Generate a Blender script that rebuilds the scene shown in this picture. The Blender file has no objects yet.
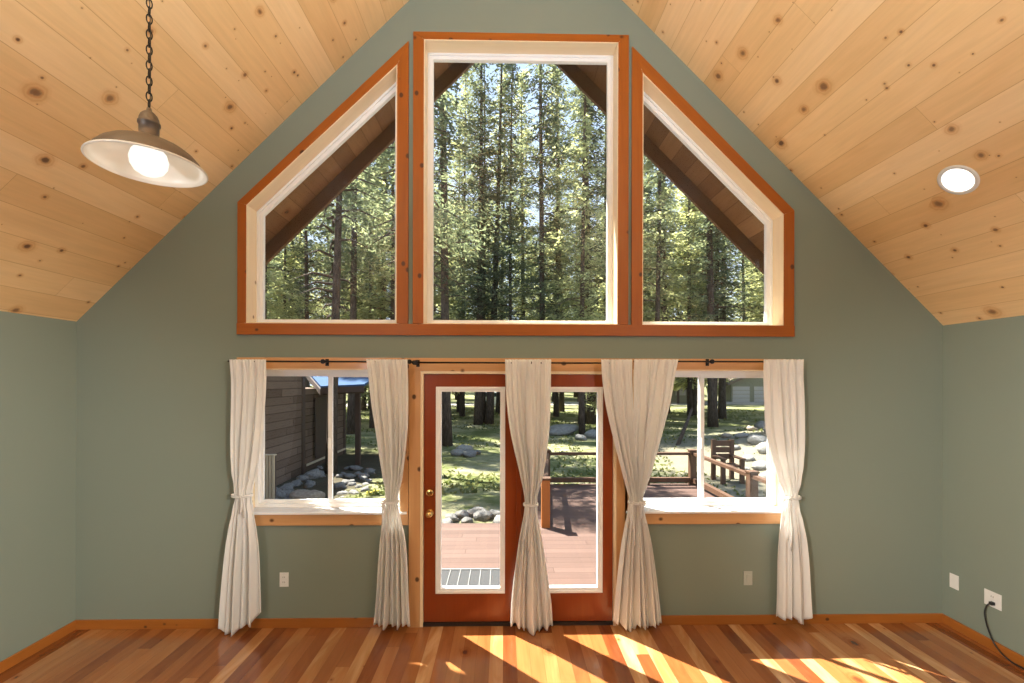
import bpy, bmesh, math, random
from mathutils import Vector, Matrix, noise

random.seed(7)
sc = bpy.context.scene
COL = sc.collection
PI = math.pi

# ------------------------------------------------------------------ camera
FOC, CX, CY, H = 450.0, 512.0, 381.0, 2.016
YAW, ROLL = math.radians(1.06), 0.0022
FWD = Vector((math.sin(YAW), math.cos(YAW), 0))
RGT = Vector((math.cos(YAW), -math.sin(YAW), 0))
UPV = Vector((0, 0, 1))
CU = RGT * math.cos(ROLL) + UPV * math.sin(ROLL)
CV = UPV * math.cos(ROLL) - RGT * math.sin(ROLL)
EYE = Vector((0, 0, H))


def ray(px, py):
    return FWD * FOC + CU * (px - CX) - CV * (py - CY)


def at(px, py, Y):
    """point of the place on the plane y = Y that the photo shows at a pixel"""
    d = ray(px, py)
    return EYE + d * (Y / d.y)


def atx(px, py, X):
    d = ray(px, py)
    return EYE + d * (X / d.x)


def atz(px, py, Z):
    d = ray(px, py)
    return EYE + d * ((Z - H) / d.z)


cam = bpy.data.cameras.new('camera')
cam.sensor_width = 36
cam.lens = FOC / 1024 * 36
cam.shift_y = (CY - 341.5) / 1024
cam.clip_start, cam.clip_end = 0.05, 500
camo = bpy.data.objects.new('camera', cam)
COL.objects.link(camo)
camo.matrix_world = Matrix(((CU.x, CV.x, -FWD.x, EYE.x), (CU.y, CV.y, -FWD.y, EYE.y),
                            (CU.z, CV.z, -FWD.z, EYE.z), (0, 0, 0, 1)))
sc.camera = camo
sc.view_settings.view_transform = 'Standard'
sc.view_settings.look = 'None'
sc.view_settings.gamma = 1
sc.view_settings.exposure = 0.55
sc.view_settings.use_curve_mapping = False
sc.cycles.max_bounces = 10
sc.cycles.diffuse_bounces = 6
sc.cycles.transparent_max_bounces = 24
sc.cycles.use_denoising = True
sc.cycles.sample_clamp_indirect = 6


# ------------------------------------------------------------------ node helpers
class NT:
    def __init__(self, name):
        self.m = bpy.data.materials.new(name)
        self.m.use_nodes = True
        self.t = self.m.node_tree
        self.t.nodes.clear()
        self.out = self.t.nodes.new('ShaderNodeOutputMaterial')

    def n(self, kind, **kw):
        nd = self.t.nodes.new(kind)
        for k, v in kw.items():
            setattr(nd, k, v)
        return nd

    def put(self, sock, v):
        if isinstance(v, bpy.types.NodeSocket):
            self.t.links.new(v, sock)
        elif isinstance(v, (tuple, list)):
            sock.default_value = tuple(v) + ((1,) if len(v) == 3 and sock.type == 'RGBA' else ())
        else:
            sock.default_value = v

    def math(self, op, a, b=0.0, c=None):
        nd = self.n('ShaderNodeMath', operation=op)
        self.put(nd.inputs[0], a)
        self.put(nd.inputs[1], b)
        if c is not None:
            self.put(nd.inputs[2], c)
        return nd.outputs[0]

    def comb(self, x, y, z=0.0):
        nd = self.n('ShaderNodeCombineXYZ')
        for i, v in enumerate((x, y, z)):
            self.put(nd.inputs[i], v)
        return nd.outputs[0]

    def sep(self, v):
        nd = self.n('ShaderNodeSeparateXYZ')
        self.put(nd.inputs[0], v)
        return nd.outputs

    def obj(self):
        return self.n('ShaderNodeTexCoord').outputs['Object']

    def mix(self, f, a, b, blend='MIX'):
        nd = self.n('ShaderNodeMix', data_type='RGBA', blend_type=blend)
        self.put(nd.inputs[0], f)
        self.put(nd.inputs[6], a)
        self.put(nd.inputs[7], b)
        return nd.outputs[2]

    def noise(self, vec, scale, detail=3.0, rough=0.55, dist=0.0):
        nd = self.n('ShaderNodeTexNoise')
        self.put(nd.inputs['Vector'], vec)
        nd.inputs['Scale'].default_value = scale
        nd.inputs['Detail'].default_value = detail
        nd.inputs['Roughness'].default_value = rough
        nd.inputs['Distortion'].default_value = dist
        return nd.outputs[0]

    def ramp(self, f, stops, interp='LINEAR'):
        nd = self.n('ShaderNodeValToRGB')
        cr = nd.color_ramp
        cr.interpolation = interp
        while len(cr.elements) < len(stops):
            cr.elements.new(0.5)
        for e, (p, c) in zip(cr.elements, stops):
            e.position = p
            e.color = tuple(c) + (1,) if len(c) == 3 else c
        self.put(nd.inputs[0], f)
        return nd.outputs[0]

    def remap(self, v, a, b, c=0.0, d=1.0, smooth=True):
        nd = self.n('ShaderNodeMapRange', interpolation_type='SMOOTHSTEP' if smooth else 'LINEAR')
        self.put(nd.inputs[0], v)
        for i, x in enumerate((a, b, c, d)):
            nd.inputs[1 + i].default_value = x
        return nd.outputs[0]

    def bsdf(self, color, rough=0.5, metal=0.0, coat=0.0, spec=0.5, bump=None, bstr=0.2, bdist=0.01, **kw):
        p = self.n('ShaderNodeBsdfPrincipled')
        self.put(p.inputs['Base Color'], color)
        self.put(p.inputs['Roughness'], rough)
        p.inputs['Metallic'].default_value = metal
        p.inputs['Coat Weight'].default_value = coat
        p.inputs['Coat Roughness'].default_value = 0.15
        p.inputs['Specular IOR Level'].default_value = spec
        for k, v in kw.items():
            self.put(p.inputs[k.replace('_', ' ')], v)
        if bump is not None:
            b = self.n('ShaderNodeBump')
            b.inputs['Strength'].default_value = bstr
            b.inputs['Distance'].default_value = bdist
            self.put(b.inputs['Height'], bump)
            self.t.links.new(b.outputs[0], p.inputs['Normal'])
        return p.outputs[0]

    def done(self, shader):
        self.t.links.new(shader, self.out.inputs[0])
        return self.m


def plain(name, col, rough=0.5, metal=0.0, var=0.06, scale=30, coat=0.0, spec=0.5):
    t = NT(name)
    f = t.noise(t.obj(), scale, 3)
    c = t.mix(f, [max(0, x * (1 - var)) for x in col], [min(1, x * (1 + var)) for x in col])
    return t.done(t.bsdf(c, rough, metal, coat, spec, bump=f, bstr=0.05))


def planks(name, width, length, tones, knot=0.5, knot_col=(.10, .035, .012), rough=0.4, coat=0.0, gap=0.012,
           grain=0.18, across=0, along=1, knot_cell=0.30, gap_dark=0.45, spec=0.5, knot_size=1.0, halo=0.5, varf=1.0):
    """boards: one random tone per board, grain along it, knots and a thin joint"""
    t = NT(name)
    s = t.sep(t.obj())
    a, l = s[across], s[along]
    q = t.math('DIVIDE', a, width)
    idx = t.math('FLOOR', q)
    fr = t.math('SUBTRACT', q, idx)
    wn = t.n('ShaderNodeTexWhiteNoise', noise_dimensions='1D')
    t.put(wn.inputs['W'], idx)
    r1 = wn.outputs['Value']
    ql = t.math('ADD', t.math('DIVIDE', l, length), t.math('MULTIPLY', r1, 9.0))
    idl = t.math('FLOOR', ql)
    frl = t.math('SUBTRACT', ql, idl)
    wn2 = t.n('ShaderNodeTexWhiteNoise', noise_dimensions='2D')
    t.put(wn2.inputs['Vector'], t.comb(idx, idl))
    r2 = wn2.outputs['Value']
    # grain
    off = t.math('MULTIPLY', r2, 37.0)
    gv = t.comb(t.math('ADD', t.math('MULTIPLY', a, 1.0), off), t.math('MULTIPLY', l, 0.045), off)
    g1 = t.noise(gv, 55, 4, 0.6, 0.4)
    gv2 = t.comb(t.math('ADD', t.math('MULTIPLY', a, 1.0), off), t.math('MULTIPLY', l, 0.16), off)
    g2 = t.noise(gv2, 9, 3, 0.55, 1.2)
    base = t.ramp(t.math('ADD', t.math('MULTIPLY', t.math('SUBTRACT', r2, .5), varf),
                         t.math('ADD', t.math('MULTIPLY', t.math('SUBTRACT', g2, .5), .55), .5)), tones)
    gr = t.math('ADD', t.math('MULTIPLY', t.math('SUBTRACT', g1, .5), grain * 2), 1.0)
    c = t.mix(1.0, base, t.comb(gr, gr, gr), 'MULTIPLY')
    # knots: some larger ones with a halo, many pin knots
    if knot > 0:
        wob = t.noise(t.comb(a, l, 0), 28, 2)
        for cell, prob, r0, r1_, hl, seed in ((knot_cell, knot, .025, .065, halo, 0.0), (knot_cell * .62, knot * .55, .014, .03, halo * .5, 5.3)):
            vo = t.n('ShaderNodeTexVoronoi', voronoi_dimensions='2D')
            kv = t.comb(t.math('ADD', t.math('DIVIDE', a, cell), seed), t.math('ADD', t.math('MULTIPLY', t.math('DIVIDE', l, cell), .7), seed))
            t.put(vo.inputs['Vector'], kv)
            vo.inputs['Scale'].default_value = 1.0
            cs = t.sep(vo.outputs['Color'])
            ok = t.math('LESS_THAN', cs[0], prob)
            sz = t.math('POWER', cs[1], 2.2)
            rad = t.math('MULTIPLY', t.math('ADD', t.math('MULTIPLY', sz, r1_), r0), knot_size)
            dn = t.math('DIVIDE', vo.outputs['Distance'], rad)
            dn = t.math('ADD', dn, t.math('MULTIPLY', t.math('SUBTRACT', wob, .5), 1.1))
            core = t.math('MULTIPLY', t.remap(dn, 1.15, .6), ok)
            ringv = t.math('MULTIPLY', t.math('ADD', t.math('SINE', t.math('MULTIPLY', dn, 7.0)), 1.0), .2)
            hal = t.math('MULTIPLY', t.math('MULTIPLY', t.remap(dn, 3.4, .8), ok), t.math('ADD', ringv, hl))
            c = t.mix(hal, c, t.mix(1.0, c, (.72, .5, .33), 'MULTIPLY'))
            c = t.mix(t.math('MULTIPLY', core, t.math('ADD', t.math('MULTIPLY', cs[2], .35), .6)), c, knot_col)
    e = t.math('MINIMUM', fr, t.math('SUBTRACT', 1.0, fr))
    e = t.remap(e, 0.0, gap)
    el = t.math('MULTIPLY', t.math('MINIMUM', frl, t.math('SUBTRACT', 1.0, frl)), length / width)
    el = t.remap(el, 0.0, gap)
    jj = t.math('MULTIPLY', e, el)
    c = t.mix(jj, t.mix(1.0, c, (gap_dark, gap_dark * .85, gap_dark * .7), 'MULTIPLY'), c)
    hgt = t.math('ADD', t.math('MULTIPLY', jj, .6), t.math('MULTIPLY', g1, .12))
    return t.done(t.bsdf(c, rough, 0, coat, spec, bump=hgt, bstr=.35, bdist=.004))


def wood(name, tones, axis=2, rough=0.45, knot=0.6, coat=0.15, scale=1.0, knot_col=(.05, .015, .006)):
    """one solid board: grain along an axis and a few dark knots"""
    t = NT(name)
    v = t.n('ShaderNodeMapping')
    t.put(v.inputs[0], t.obj())
    k = [1.0, 1.0, 1.0]
    if axis == 'd1':          # board along +x +z
        v.inputs['Rotation'].default_value = (0, PI / 4, 0)
        k[0] = .06
    elif axis == 'd2':
        v.inputs['Rotation'].default_value = (0, -PI / 4, 0)
        k[0] = .06
    else:
        k[axis] = .06
    t2 = t.n('ShaderNodeVectorMath', operation='MULTIPLY')
    t.put(t2.inputs[0], v.outputs[0])
    t2.inputs[1].default_value = k
    g = t.noise(t2.outputs[0], 60 * scale, 4, .6, .3)
    g2 = t.noise(t2.outputs[0], 11 * scale, 3, .5, .8)
    c = t.ramp(t.math('ADD', t.math('MULTIPLY', g, .45), t.math('MULTIPLY', g2, .55)), tones)
    if knot:
        vo = t.n('ShaderNodeTexVoronoi', voronoi_dimensions='3D')
        kk = t.n('ShaderNodeVectorMath', operation='MULTIPLY')
        t.put(kk.inputs[0], v.outputs[0])
        kk.inputs[1].default_value = [(.8 if q < 1 else 1.0) for q in k]
        t.put(vo.inputs['Vector'], kk.outputs[0])
        vo.inputs['Scale'].default_value = 8.0 * scale
        cs = t.sep(vo.outputs['Color'])
        ok = t.math('LESS_THAN', cs[0], knot)
        rad = t.math('ADD', t.math('MULTIPLY', cs[1], .08), .07)
        core = t.math('MULTIPLY', t.remap(t.math('DIVIDE', vo.outputs['Distance'], rad), 1.3, .6), ok)
        c = t.mix(t.math('MULTIPLY', core, .9), c, knot_col)
    return t.done(t.bsdf(c, rough, 0, coat, .4, bump=g, bstr=.08))


# ------------------------------------------------------------------ materials
M = {}


def paint_wall():
    t = NT('sage_wall_paint')
    o = t.obj()
    f = t.noise(o, 260, 2)
    f2 = t.noise(o, .8, 2)
    c = t.mix(f2, (.208, .248, .206), (.226, .266, .222))
    return t.done(t.bsdf(c, .6, spec=.25, bump=f, bstr=.06, bdist=.002))


M['wall'] = paint_wall()
M['ceiling'] = planks('knotty_pine_ceiling', .138, 3.4, [(0, (.72, .455, .205)), (.5, (.80, .545, .27)), (1, (.86, .63, .36))],
                      knot=.66, knot_col=(.10, .042, .018), rough=.42, gap=.016, grain=.12, knot_cell=.21, gap_dark=.66, varf=.7)
M['floor'] = planks('larch_plank_floor', .098, 4.2,
                    [(0, (.15, .038, .011)), (.25, (.26, .084, .024)), (.6, (.35, .135, .042)), (.8, (.43, .195, .07)), (1, (.62, .38, .19))],
                    knot=.16, knot_col=(.10, .03, .012), rough=.2, coat=.55, gap=.012, grain=.16, knot_cell=.3, gap_dark=.5, varf=.85)
TR = [(0, (.21, .050, .003)), (.5, (.33, .085, .004)), (1, (.42, .13, .009))]
for nm, ax in (('h', 0), ('v', 2), ('d1', 'd1'), ('d2', 'd2'), ('y', 1)):
    M['trim_' + nm] = wood('amber_pine_trim_' + nm, TR, ax)
LT = [(0, (.46, .225, .085)), (.5, (.58, .315, .135)), (1, (.70, .43, .21))]
for nm, ax in (('h', 0), ('v', 2), ('y', 1)):
    M['lower_' + nm] = wood('light_pine_casing_' + nm, LT, ax)
JB = [(0, (.72, .55, .35)), (.5, (.82, .67, .46)), (1, (.88, .76, .56))]
for nm, ax in (('h', 0), ('v', 2), ('d1', 'd1'), ('d2', 'd2')):
    M['jamb_' + nm] = wood('pale_pine_jamb_' + nm, JB, ax, knot=.12)
M['baseboard'] = wood('baseboard_pine', [(0, (.26, .08, .012)), (.5, (.35, .115, .018)), (1, (.43, .16, .03))], 0)
M['baseboard_y'] = wood('baseboard_pine_side', [(0, (.26, .08, .012)), (.5, (.35, .115, .018)), (1, (.43, .16, .03))], 1)
M['vinyl'] = plain('white_vinyl', (.87, .88, .89), .35, var=.02)
M['white_paint'] = plain('white_sill_paint', (.88, .89, .90), .4, var=.02)
M['door'] = wood('red_stained_fir_door', [(0, (.20, .030, .006)), (.5, (.25, .045, .008)), (1, (.30, .066, .011))], 2, rough=.3, knot=0, coat=.25)
M['brass'] = plain('polished_brass', (.72, .48, .2), .18, 1.0, var=.05)
M['black_metal'] = plain('black_iron', (.018, .015, .014), .45, .6)
M['bronze'] = plain('aged_bronze_shade', (.12, .09, .07), .45, .35, var=.25, scale=14)
M['enamel'] = plain('white_enamel', (.74, .70, .62), .3, var=.02)
M['plate'] = plain('white_plastic_plate', (.74, .74, .72), .35, var=.02)
M['slot'] = plain('dark_socket_slot', (.03, .03, .03), .5)
M['rubber'] = plain('black_cord_rubber', (.012, .012, .013), .4)
M['threshold'] = plain('dark_bronze_threshold', (.05, .035, .03), .4, .5)


def emit(name, col, s):
    t = NT(name)
    e = t.n('ShaderNodeEmission')
    t.put(e.inputs[0], col)
    e.inputs[1].default_value = s
    return t.done(e.outputs[0])


M['bulb'] = emit('lit_bulb_glass', (1, .93, .80), .88)
M['led'] = emit('lit_diffuser', (1, .93, .84), 1.6)


def glass():
    t = NT('window_glass')
    tr = t.n('ShaderNodeBsdfTransparent')
    tr.inputs[0].default_value = (.97, .985, .98, 1)
    gl = t.n('ShaderNodeBsdfGlossy')
    gl.inputs['Roughness'].default_value = 0.0
    lw = t.n('ShaderNodeLayerWeight')
    lw.inputs[0].default_value = .5
    fr = t.math('ADD', t.math('MULTIPLY', t.math('POWER', lw.outputs['Facing'], 4.0), .5), .018)
    mx = t.n('ShaderNodeMixShader')
    t.t.links.new(fr, mx.inputs[0])
    t.t.links.new(tr.outputs[0], mx.inputs[1])
    t.t.links.new(gl.outputs[0], mx.inputs[2])
    return t.done(mx.outputs[0])


M['glass'] = glass()


def cloth():
    t = NT('white_linen_curtain')
    o = t.obj()
    s = t.sep(o)
    f = t.noise(o, 500, 2)
    c = t.mix(f, (.87, .868, .855), (.91, .905, .895))
    d = t.bsdf(c, .85, spec=.1, bump=f, bstr=.12, bdist=.002)
    tl = t.n('ShaderNodeBsdfTranslucent')
    t.put(tl.inputs[0], (.86, .84, .80))
    mx = t.n('ShaderNodeMixShader')
    mx.inputs[0].default_value = .27
    t.t.links.new(d, mx.inputs[1])
    t.t.links.new(tl.outputs[0], mx.inputs[2])
    return t.done(mx.outputs[0])


M['cloth'] = cloth()


def leafmat(name, c1, c2, tl=.5):
    t = NT(name)
    oi = t.n('ShaderNodeObjectInfo')
    f = t.noise(t.obj(), 1.3, 3)
    c = t.mix(t.remap(f, .3, .7), c1, c2)
    hs = t.n('ShaderNodeHueSaturation')
    t.put(hs.inputs['Color'], c)
    t.put(hs.inputs['Value'], t.math('ADD', t.math('MULTIPLY', oi.outputs['Random'], .6), .7))
    c = hs.outputs[0]
    d = t.n('ShaderNodeBsdfDiffuse')
    t.put(d.inputs[0], c)
    l = t.n('ShaderNodeBsdfTranslucent')
    t.put(l.inputs[0], t.mix(1.0, c, (1.45, 1.4, 1.0), 'MULTIPLY'))
    mx = t.n('ShaderNodeMixShader')
    mx.inputs[0].default_value = tl
    t.t.links.new(d.outputs[0], mx.inputs[1])
    t.t.links.new(l.outputs[0], mx.inputs[2])
    return t.done(mx.outputs[0])


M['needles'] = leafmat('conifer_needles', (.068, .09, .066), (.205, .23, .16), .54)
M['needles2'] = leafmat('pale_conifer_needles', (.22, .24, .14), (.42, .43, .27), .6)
M['grassblade'] = leafmat('grass_blades', (.07, .09, .03), (.17, .175, .08))


def barkmat():
    t = NT('dark_conifer_bark')
    s = t.sep(t.obj())
    v = t.comb(s[0], s[1], t.math('MULTIPLY', s[2], .22))
    f = t.noise(v, 18, 4, .65)
    c = t.ramp(f, [(.3, (.035, .026, .02)), (.55, (.085, .062, .048)), (.8, (.16, .125, .10))])
    return t.done(t.bsdf(c, .9, spec=.1, bump=f, bstr=.6, bdist=.05))


M['bark'] = barkmat()


def groundmat():
    t = NT('lawn_ground')
    o = t.obj()
    s = t.sep(o)
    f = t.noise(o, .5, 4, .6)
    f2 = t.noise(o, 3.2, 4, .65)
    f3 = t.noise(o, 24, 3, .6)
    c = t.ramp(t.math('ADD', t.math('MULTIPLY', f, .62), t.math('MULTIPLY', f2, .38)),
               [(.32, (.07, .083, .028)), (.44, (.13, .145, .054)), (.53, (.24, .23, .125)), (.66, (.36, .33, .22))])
    # dry stony ground to the right of the deck
    rx = t.remap(t.math('ADD', s[0], t.math('MULTIPLY', t.math('SUBTRACT', f2, .5), 3.0)), 4.0, 5.4)
    ry = t.remap(s[1], 24, 17)
    g = t.math('MULTIPLY', rx, ry)
    c = t.mix(t.math('MULTIPLY', g, .85), c, t.mix(f3, (.15, .127, .09), (.26, .23, .18)))
    # dark soil along the wing
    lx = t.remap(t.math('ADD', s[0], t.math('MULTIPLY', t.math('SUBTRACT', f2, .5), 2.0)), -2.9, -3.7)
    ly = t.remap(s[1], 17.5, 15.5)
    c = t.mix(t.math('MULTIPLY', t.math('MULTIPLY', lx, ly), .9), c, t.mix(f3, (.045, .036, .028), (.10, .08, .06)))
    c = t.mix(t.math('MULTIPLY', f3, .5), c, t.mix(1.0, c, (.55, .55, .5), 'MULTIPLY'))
    return t.done(t.bsdf(c, .95, spec=.05, bump=f3, bstr=.5, bdist=.05))


M['ground'] = groundmat()
M['road'] = plain('pale_gravel_road', (.24, .215, .175), .95, var=.2, scale=4)
M['deck'] = planks('red_brown_deck_boards', .14, 4.8, [(0, (.095, .056, .044)), (.5, (.113, .067, .053)), (1, (.132, .080, .064))],
                   knot=0, rough=.6, gap=.05, grain=.12, across=1, along=0, gap_dark=.45, spec=.25)
M['rail'] = wood('dark_stained_railing', [(0, (.06, .03, .018)), (.5, (.10, .05, .028)), (1, (.15, .08, .045))], 2, rough=.6, knot=.1, coat=0)
M['post'] = wood('orange_stained_post', [(0, (.28, .09, .02)), (.5, (.38, .13, .03)), (1, (.46, .19, .05))], 2, rough=.5, knot=.15, coat=0)
M['soffit'] = planks('brown_stained_soffit', .14, 3.2, [(0, (.15, .068, .026)), (.5, (.20, .095, .038)), (1, (.27, .135, .058))],
                     knot=.35, knot_col=(.04, .016, .006), rough=.6, gap=.03, gap_dark=.5, spec=.2)
M['fascia'] = plain('dark_brown_fascia', (.12, .05, .018), .6, var=.2, scale=6)
M['siding'] = planks('dark_brown_lap_siding', .2, 3.6, [(0, (.105, .068, .048)), (.5, (.14, .095, .07)), (1, (.175, .122, .092))],
                     knot=0, rough=.8, gap=.09, gap_dark=.35, across=2, along=1, spec=.1)
M['siding_trim'] = plain('dark_brown_board', (.065, .036, .024), .7, var=.2, scale=8)
M['blue_roof'] = plain('blue_metal_roof', (.045, .085, .17), .85, 0, spec=.08, var=.1, scale=3)
M['pale_slats'] = wood('pale_slat_wood', [(0, (.42, .33, .22)), (.5, (.52, .42, .29)), (1, (.6, .5, .37))], 2, rough=.7, knot=0, coat=0)


def rockmat(name, a, b):
    t = NT(name)
    o = t.obj()
    f = t.noise(o, 5, 5, .6)
    c = t.ramp(f, [(.3, a), (.7, b)])
    return t.done(t.bsdf(c, .9, spec=.15, bump=f, bstr=.5, bdist=.03))


M['rock'] = rockmat('grey_river_rock', (.11, .102, .095), (.26, .245, .225))
M['rock_tan'] = rockmat('tan_boulder', (.20, .155, .115), (.34, .275, .21))
M['rock_white'] = rockmat('pale_boulder', (.17, .16, .14), (.29, .275, .25))
M['mat'] = plain('dark_grey_mat', (.028, .028, .03), .8, var=.15, scale=60)
M['matline'] = plain('light_grey_mat_rib', (.15, .148, .145), .7)
M['olive_wall'] = plain('olive_garage_wall', (.22, .21, .14), .8)
M['garage_door'] = plain('pale_garage_door', (.40, .37, .33), .6)
M['roof_dark'] = plain('brown_shingle_roof', (.16, .12, .09), .9, var=.2, scale=4)
M['car_white'] = plain('white_car_paint', (.70, .74, .80), .25, .1, var=.02, coat=.5)
M['car_glass'] = plain('dark_car_window', (.03, .04, .05), .1)
M['tyre'] = plain('black_tyre', (.02, .02, .02), .8)
M['yellow'] = plain('yellow_petals', (.75, .55, .03), .6)


# ------------------------------------------------------------------ mesh helper
class MB:
    def __init__(self):
        self.v, self.f = [], []

    def add(self, vs, fs):
        b = len(self.v)
        self.v += [Vector(p) for p in vs]
        self.f += [tuple(b + i for i in f) for f in fs]
        return self

    def box(self, a, b):
        x0, x1 = sorted((a[0], b[0]))
        y0, y1 = sorted((a[1], b[1]))
        z0, z1 = sorted((a[2], b[2]))
        return self.add([(x, y, z) for z in (z0, z1) for y in (y0, y1) for x in (x0, x1)],
                        [(0, 2, 3, 1), (4, 5, 7, 6), (0, 1, 5, 4), (2, 6, 7, 3), (0, 4, 6, 2), (1, 3, 7, 5)])

    def slab(self, poly, y0, y1):
        """polygon given as (x, z) pairs, thick from y0 to y1"""
        n = len(poly)
        vs = [(p[0], y0, p[1]) for p in poly] + [(p[0], y1, p[1]) for p in poly]
        fs = [tuple(range(n)), tuple(range(2 * n - 1, n - 1, -1))]
        fs += [(i, i + n, (i + 1) % n + n, (i + 1) % n) for i in range(n)]
        return self.add(vs, fs)

    def ring(self, po, pi, y0, y1):
        n = len(po)
        vs = [(p[0], y0, p[1]) for p in po] + [(p[0], y0, p[1]) for p in pi] + \
             [(p[0], y1, p[1]) for p in po] + [(p[0], y1, p[1]) for p in pi]
        fs = []
        for i in range(n):
            j = (i + 1) % n
            fs += [(i, j, n + j, n + i), (2 * n + i, 3 * n + i, 3 * n + j, 2 * n + j),
                   (i, 2 * n + i, 2 * n + j, j), (n + i, n + j, 3 * n + j, 3 * n + i)]
        return self.add(vs, fs)

    def tube(self, path, r, n=10, closed=False, caps=True):
        path = [Vector(p) for p in path]
        m = len(path)
        rs = r if isinstance(r, (list, tuple)) else [r] * m
        up = Vector((0, 0, 1))
        vs = []
        pu = None
        for i, p in enumerate(path):
            if closed:
                d = path[(i + 1) % m] - path[i - 1]
            else:
                d = path[min(i + 1, m - 1)] - path[max(i - 1, 0)]
            d.normalize()
            if pu is None:
                u = d.cross(up)
                if u.length < .05:
                    u = d.cross(Vector((1, 0, 0)))
            else:
                u = pu - d * pu.dot(d)
            u.normalize()
            pu = u
            w = d.cross(u)
            vs += [p + (u * math.cos(2 * PI * k / n) + w * math.sin(2 * PI * k / n)) * rs[i] for k in range(n)]
        fs = []
        for i in range(m if closed else m - 1):
            j = (i + 1) % m
            fs += [(i * n + k, i * n + (k + 1) % n, j * n + (k + 1) % n, j * n + k) for k in range(n)]
        if caps and not closed:
            fs += [tuple(range(n - 1, -1, -1)), tuple((m - 1) * n + k for k in range(n))]
        return self.add(vs, fs)

    def lathe(self, prof, c=(0, 0, 0), n=48, axis='z', closed=False):
        vs, fs = [], []
        for r, h in prof:
            for k in range(n):
                a = 2 * PI * k / n
                x, y = r * math.cos(a), r * math.sin(a)
                p = (x, y, h) if axis == 'z' else ((x, -h, y) if axis == 'y' else (h, x, y))
                vs.append((c[0] + p[0], c[1] + p[1], c[2] + p[2]))
        m = len(prof)
        for i in range(m if closed else m - 1):
            j = (i + 1) % m
            fs += [(i * n + k, i * n + (k + 1) % n, j * n + (k + 1) % n, j * n + k) for k in range(n)]
        return self.add(vs, fs)

    def ball(self, c, r, n=16, m=10, sq=(1, 1, 1)):
        vs, fs = [], []
        for i in range(m + 1):
            th = PI * i / m
            for k in range(n):
                a = 2 * PI * k / n
                vs.append((c[0] + sq[0] * r * math.sin(th) * math.cos(a), c[1] + sq[1] * r * math.sin(th) * math.sin(a), c[2] + sq[2] * r * math.cos(th)))
        for i in range(m):
            fs += [(i * n + k, (i + 1) * n + k, (i + 1) * n + (k + 1) % n, i * n + (k + 1) % n) for k in range(n)]
        return self.add(vs, fs)

    def build(self, name, mat, parent=None, smooth=False, bevel=0.0, origin=None):
        o0 = Vector(origin) if origin is not None else (wloc(parent) if parent else Vector((0, 0, 0)))
        me = bpy.data.meshes.new(name)
        me.from_pydata([tuple(p - o0) for p in self.v], [], self.f)
        me.validate()
        bm = bmesh.new()
        bm.from_mesh(me)
        bmesh.ops.remove_doubles(bm, verts=bm.verts, dist=1e-6)
        bmesh.ops.recalc_face_normals(bm, faces=bm.faces)
        bm.to_mesh(me)
        bm.free()
        me.materials.append(mat)
        if smooth:
            me.polygons.foreach_set('use_smooth', [True] * len(me.polygons))
        ob = bpy.data.objects.new(name, me)
        COL.objects.link(ob)
        if parent:
            ob.parent = parent
            ob.location = o0 - wloc(parent)
        else:
            ob.location = o0
        if bevel:
            b = ob.modifiers.new('bevel', 'BEVEL')
            b.width = bevel
            b.segments = 2
            b.limit_method = 'ANGLE'
        return ob


def wloc(o):
    p = Vector((0, 0, 0))
    while o is not None:
        p += o.location
        o = o.parent
    return p


def tag(o, label=None, cat=None, group=None, kind=None):
    if label:
        o['label'] = label
    if cat:
        o['category'] = cat
    if group:
        o['group'] = group
    if kind:
        o['kind'] = kind
    return o


def empty(name, loc, label=None, cat=None, group=None, kind=None):
    o = bpy.data.objects.new(name, None)
    o.empty_display_size = .1
    o.location = loc
    COL.objects.link(o)
    return tag(o, label, cat, group, kind)


def copy_tree(o, parent=None):
    c = o.copy()
    COL.objects.link(c)
    c.parent = parent
    for ch in list(o.children):
        copy_tree(ch, c)
    return c


def inset(poly, d):
    """shrink a convex counter-clockwise (x, z) polygon by d"""
    n = len(poly)
    out = []
    for i in range(n):
        p0, p1, p2 = Vector(poly[i - 1]), Vector(poly[i]), Vector(poly[(i + 1) % n])
        e1, e2 = (p1 - p0).normalized(), (p2 - p1).normalized()
        n1, n2 = Vector((-e1.y, e1.x)), Vector((-e2.y, e2.x))
        k = d / max(.2, 1 + n1.dot(n2))
        q = p1 + (n1 + n2) * k
        out.append((q.x, q.y))
    return out


# ------------------------------------------------------------------ room shell
XL, XR = -3.463, 3.688
YW = 3.712            # room face of the window wall
YT = 3.690            # face of the trim boards
YO = 3.885            # outer face of the window wall
YB = -5.2
ZE = 2.490
XM = (XL + XR) / 2
SL = .989
ZR = ZE + (XR - XM) * SL


def zceil(x):
    return ZR - abs(x - XM) * SL


fl = MB().box((XL - .2, YB, -.12), (XR + .2, YO, 0)).build('floor', M['floor'])
tag(fl, 'larch plank floor with mixed pale and reddish boards', 'floor', kind='structure')
TH = .28
ce = MB()
for s, xe in ((1, XL), (-1, XR)):
    xo = xe - s * .25
    zo = zceil(xe) - .25 * SL
    a, b = (xo, zo), (XM, ZR)
    vs = []
    for y in (YB, YW + .06):
        vs += [(a[0], y, a[1]), (b[0], y, b[1]), (b[0], y, b[1] + TH), (a[0], y, a[1] + TH)]
    ce.add(vs, [(0, 1, 2, 3), (7, 6, 5, 4), (0, 4, 5, 1), (1, 5, 6, 2), (2, 6, 7, 3), (3, 7, 4, 0)])
ceo = ce.build('ceiling', M['ceiling'])
tag(ceo, 'sloping knotty pine plank ceiling on both sides of the ridge', 'ceiling', kind='structure')
rw_ = MB().slab([(XL - .2, -.1), (XR + .2, -.1), (XR + .2, ZE), (XM, ZR + .1), (XL - .2, ZE)], YB - .15, YB)
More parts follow.
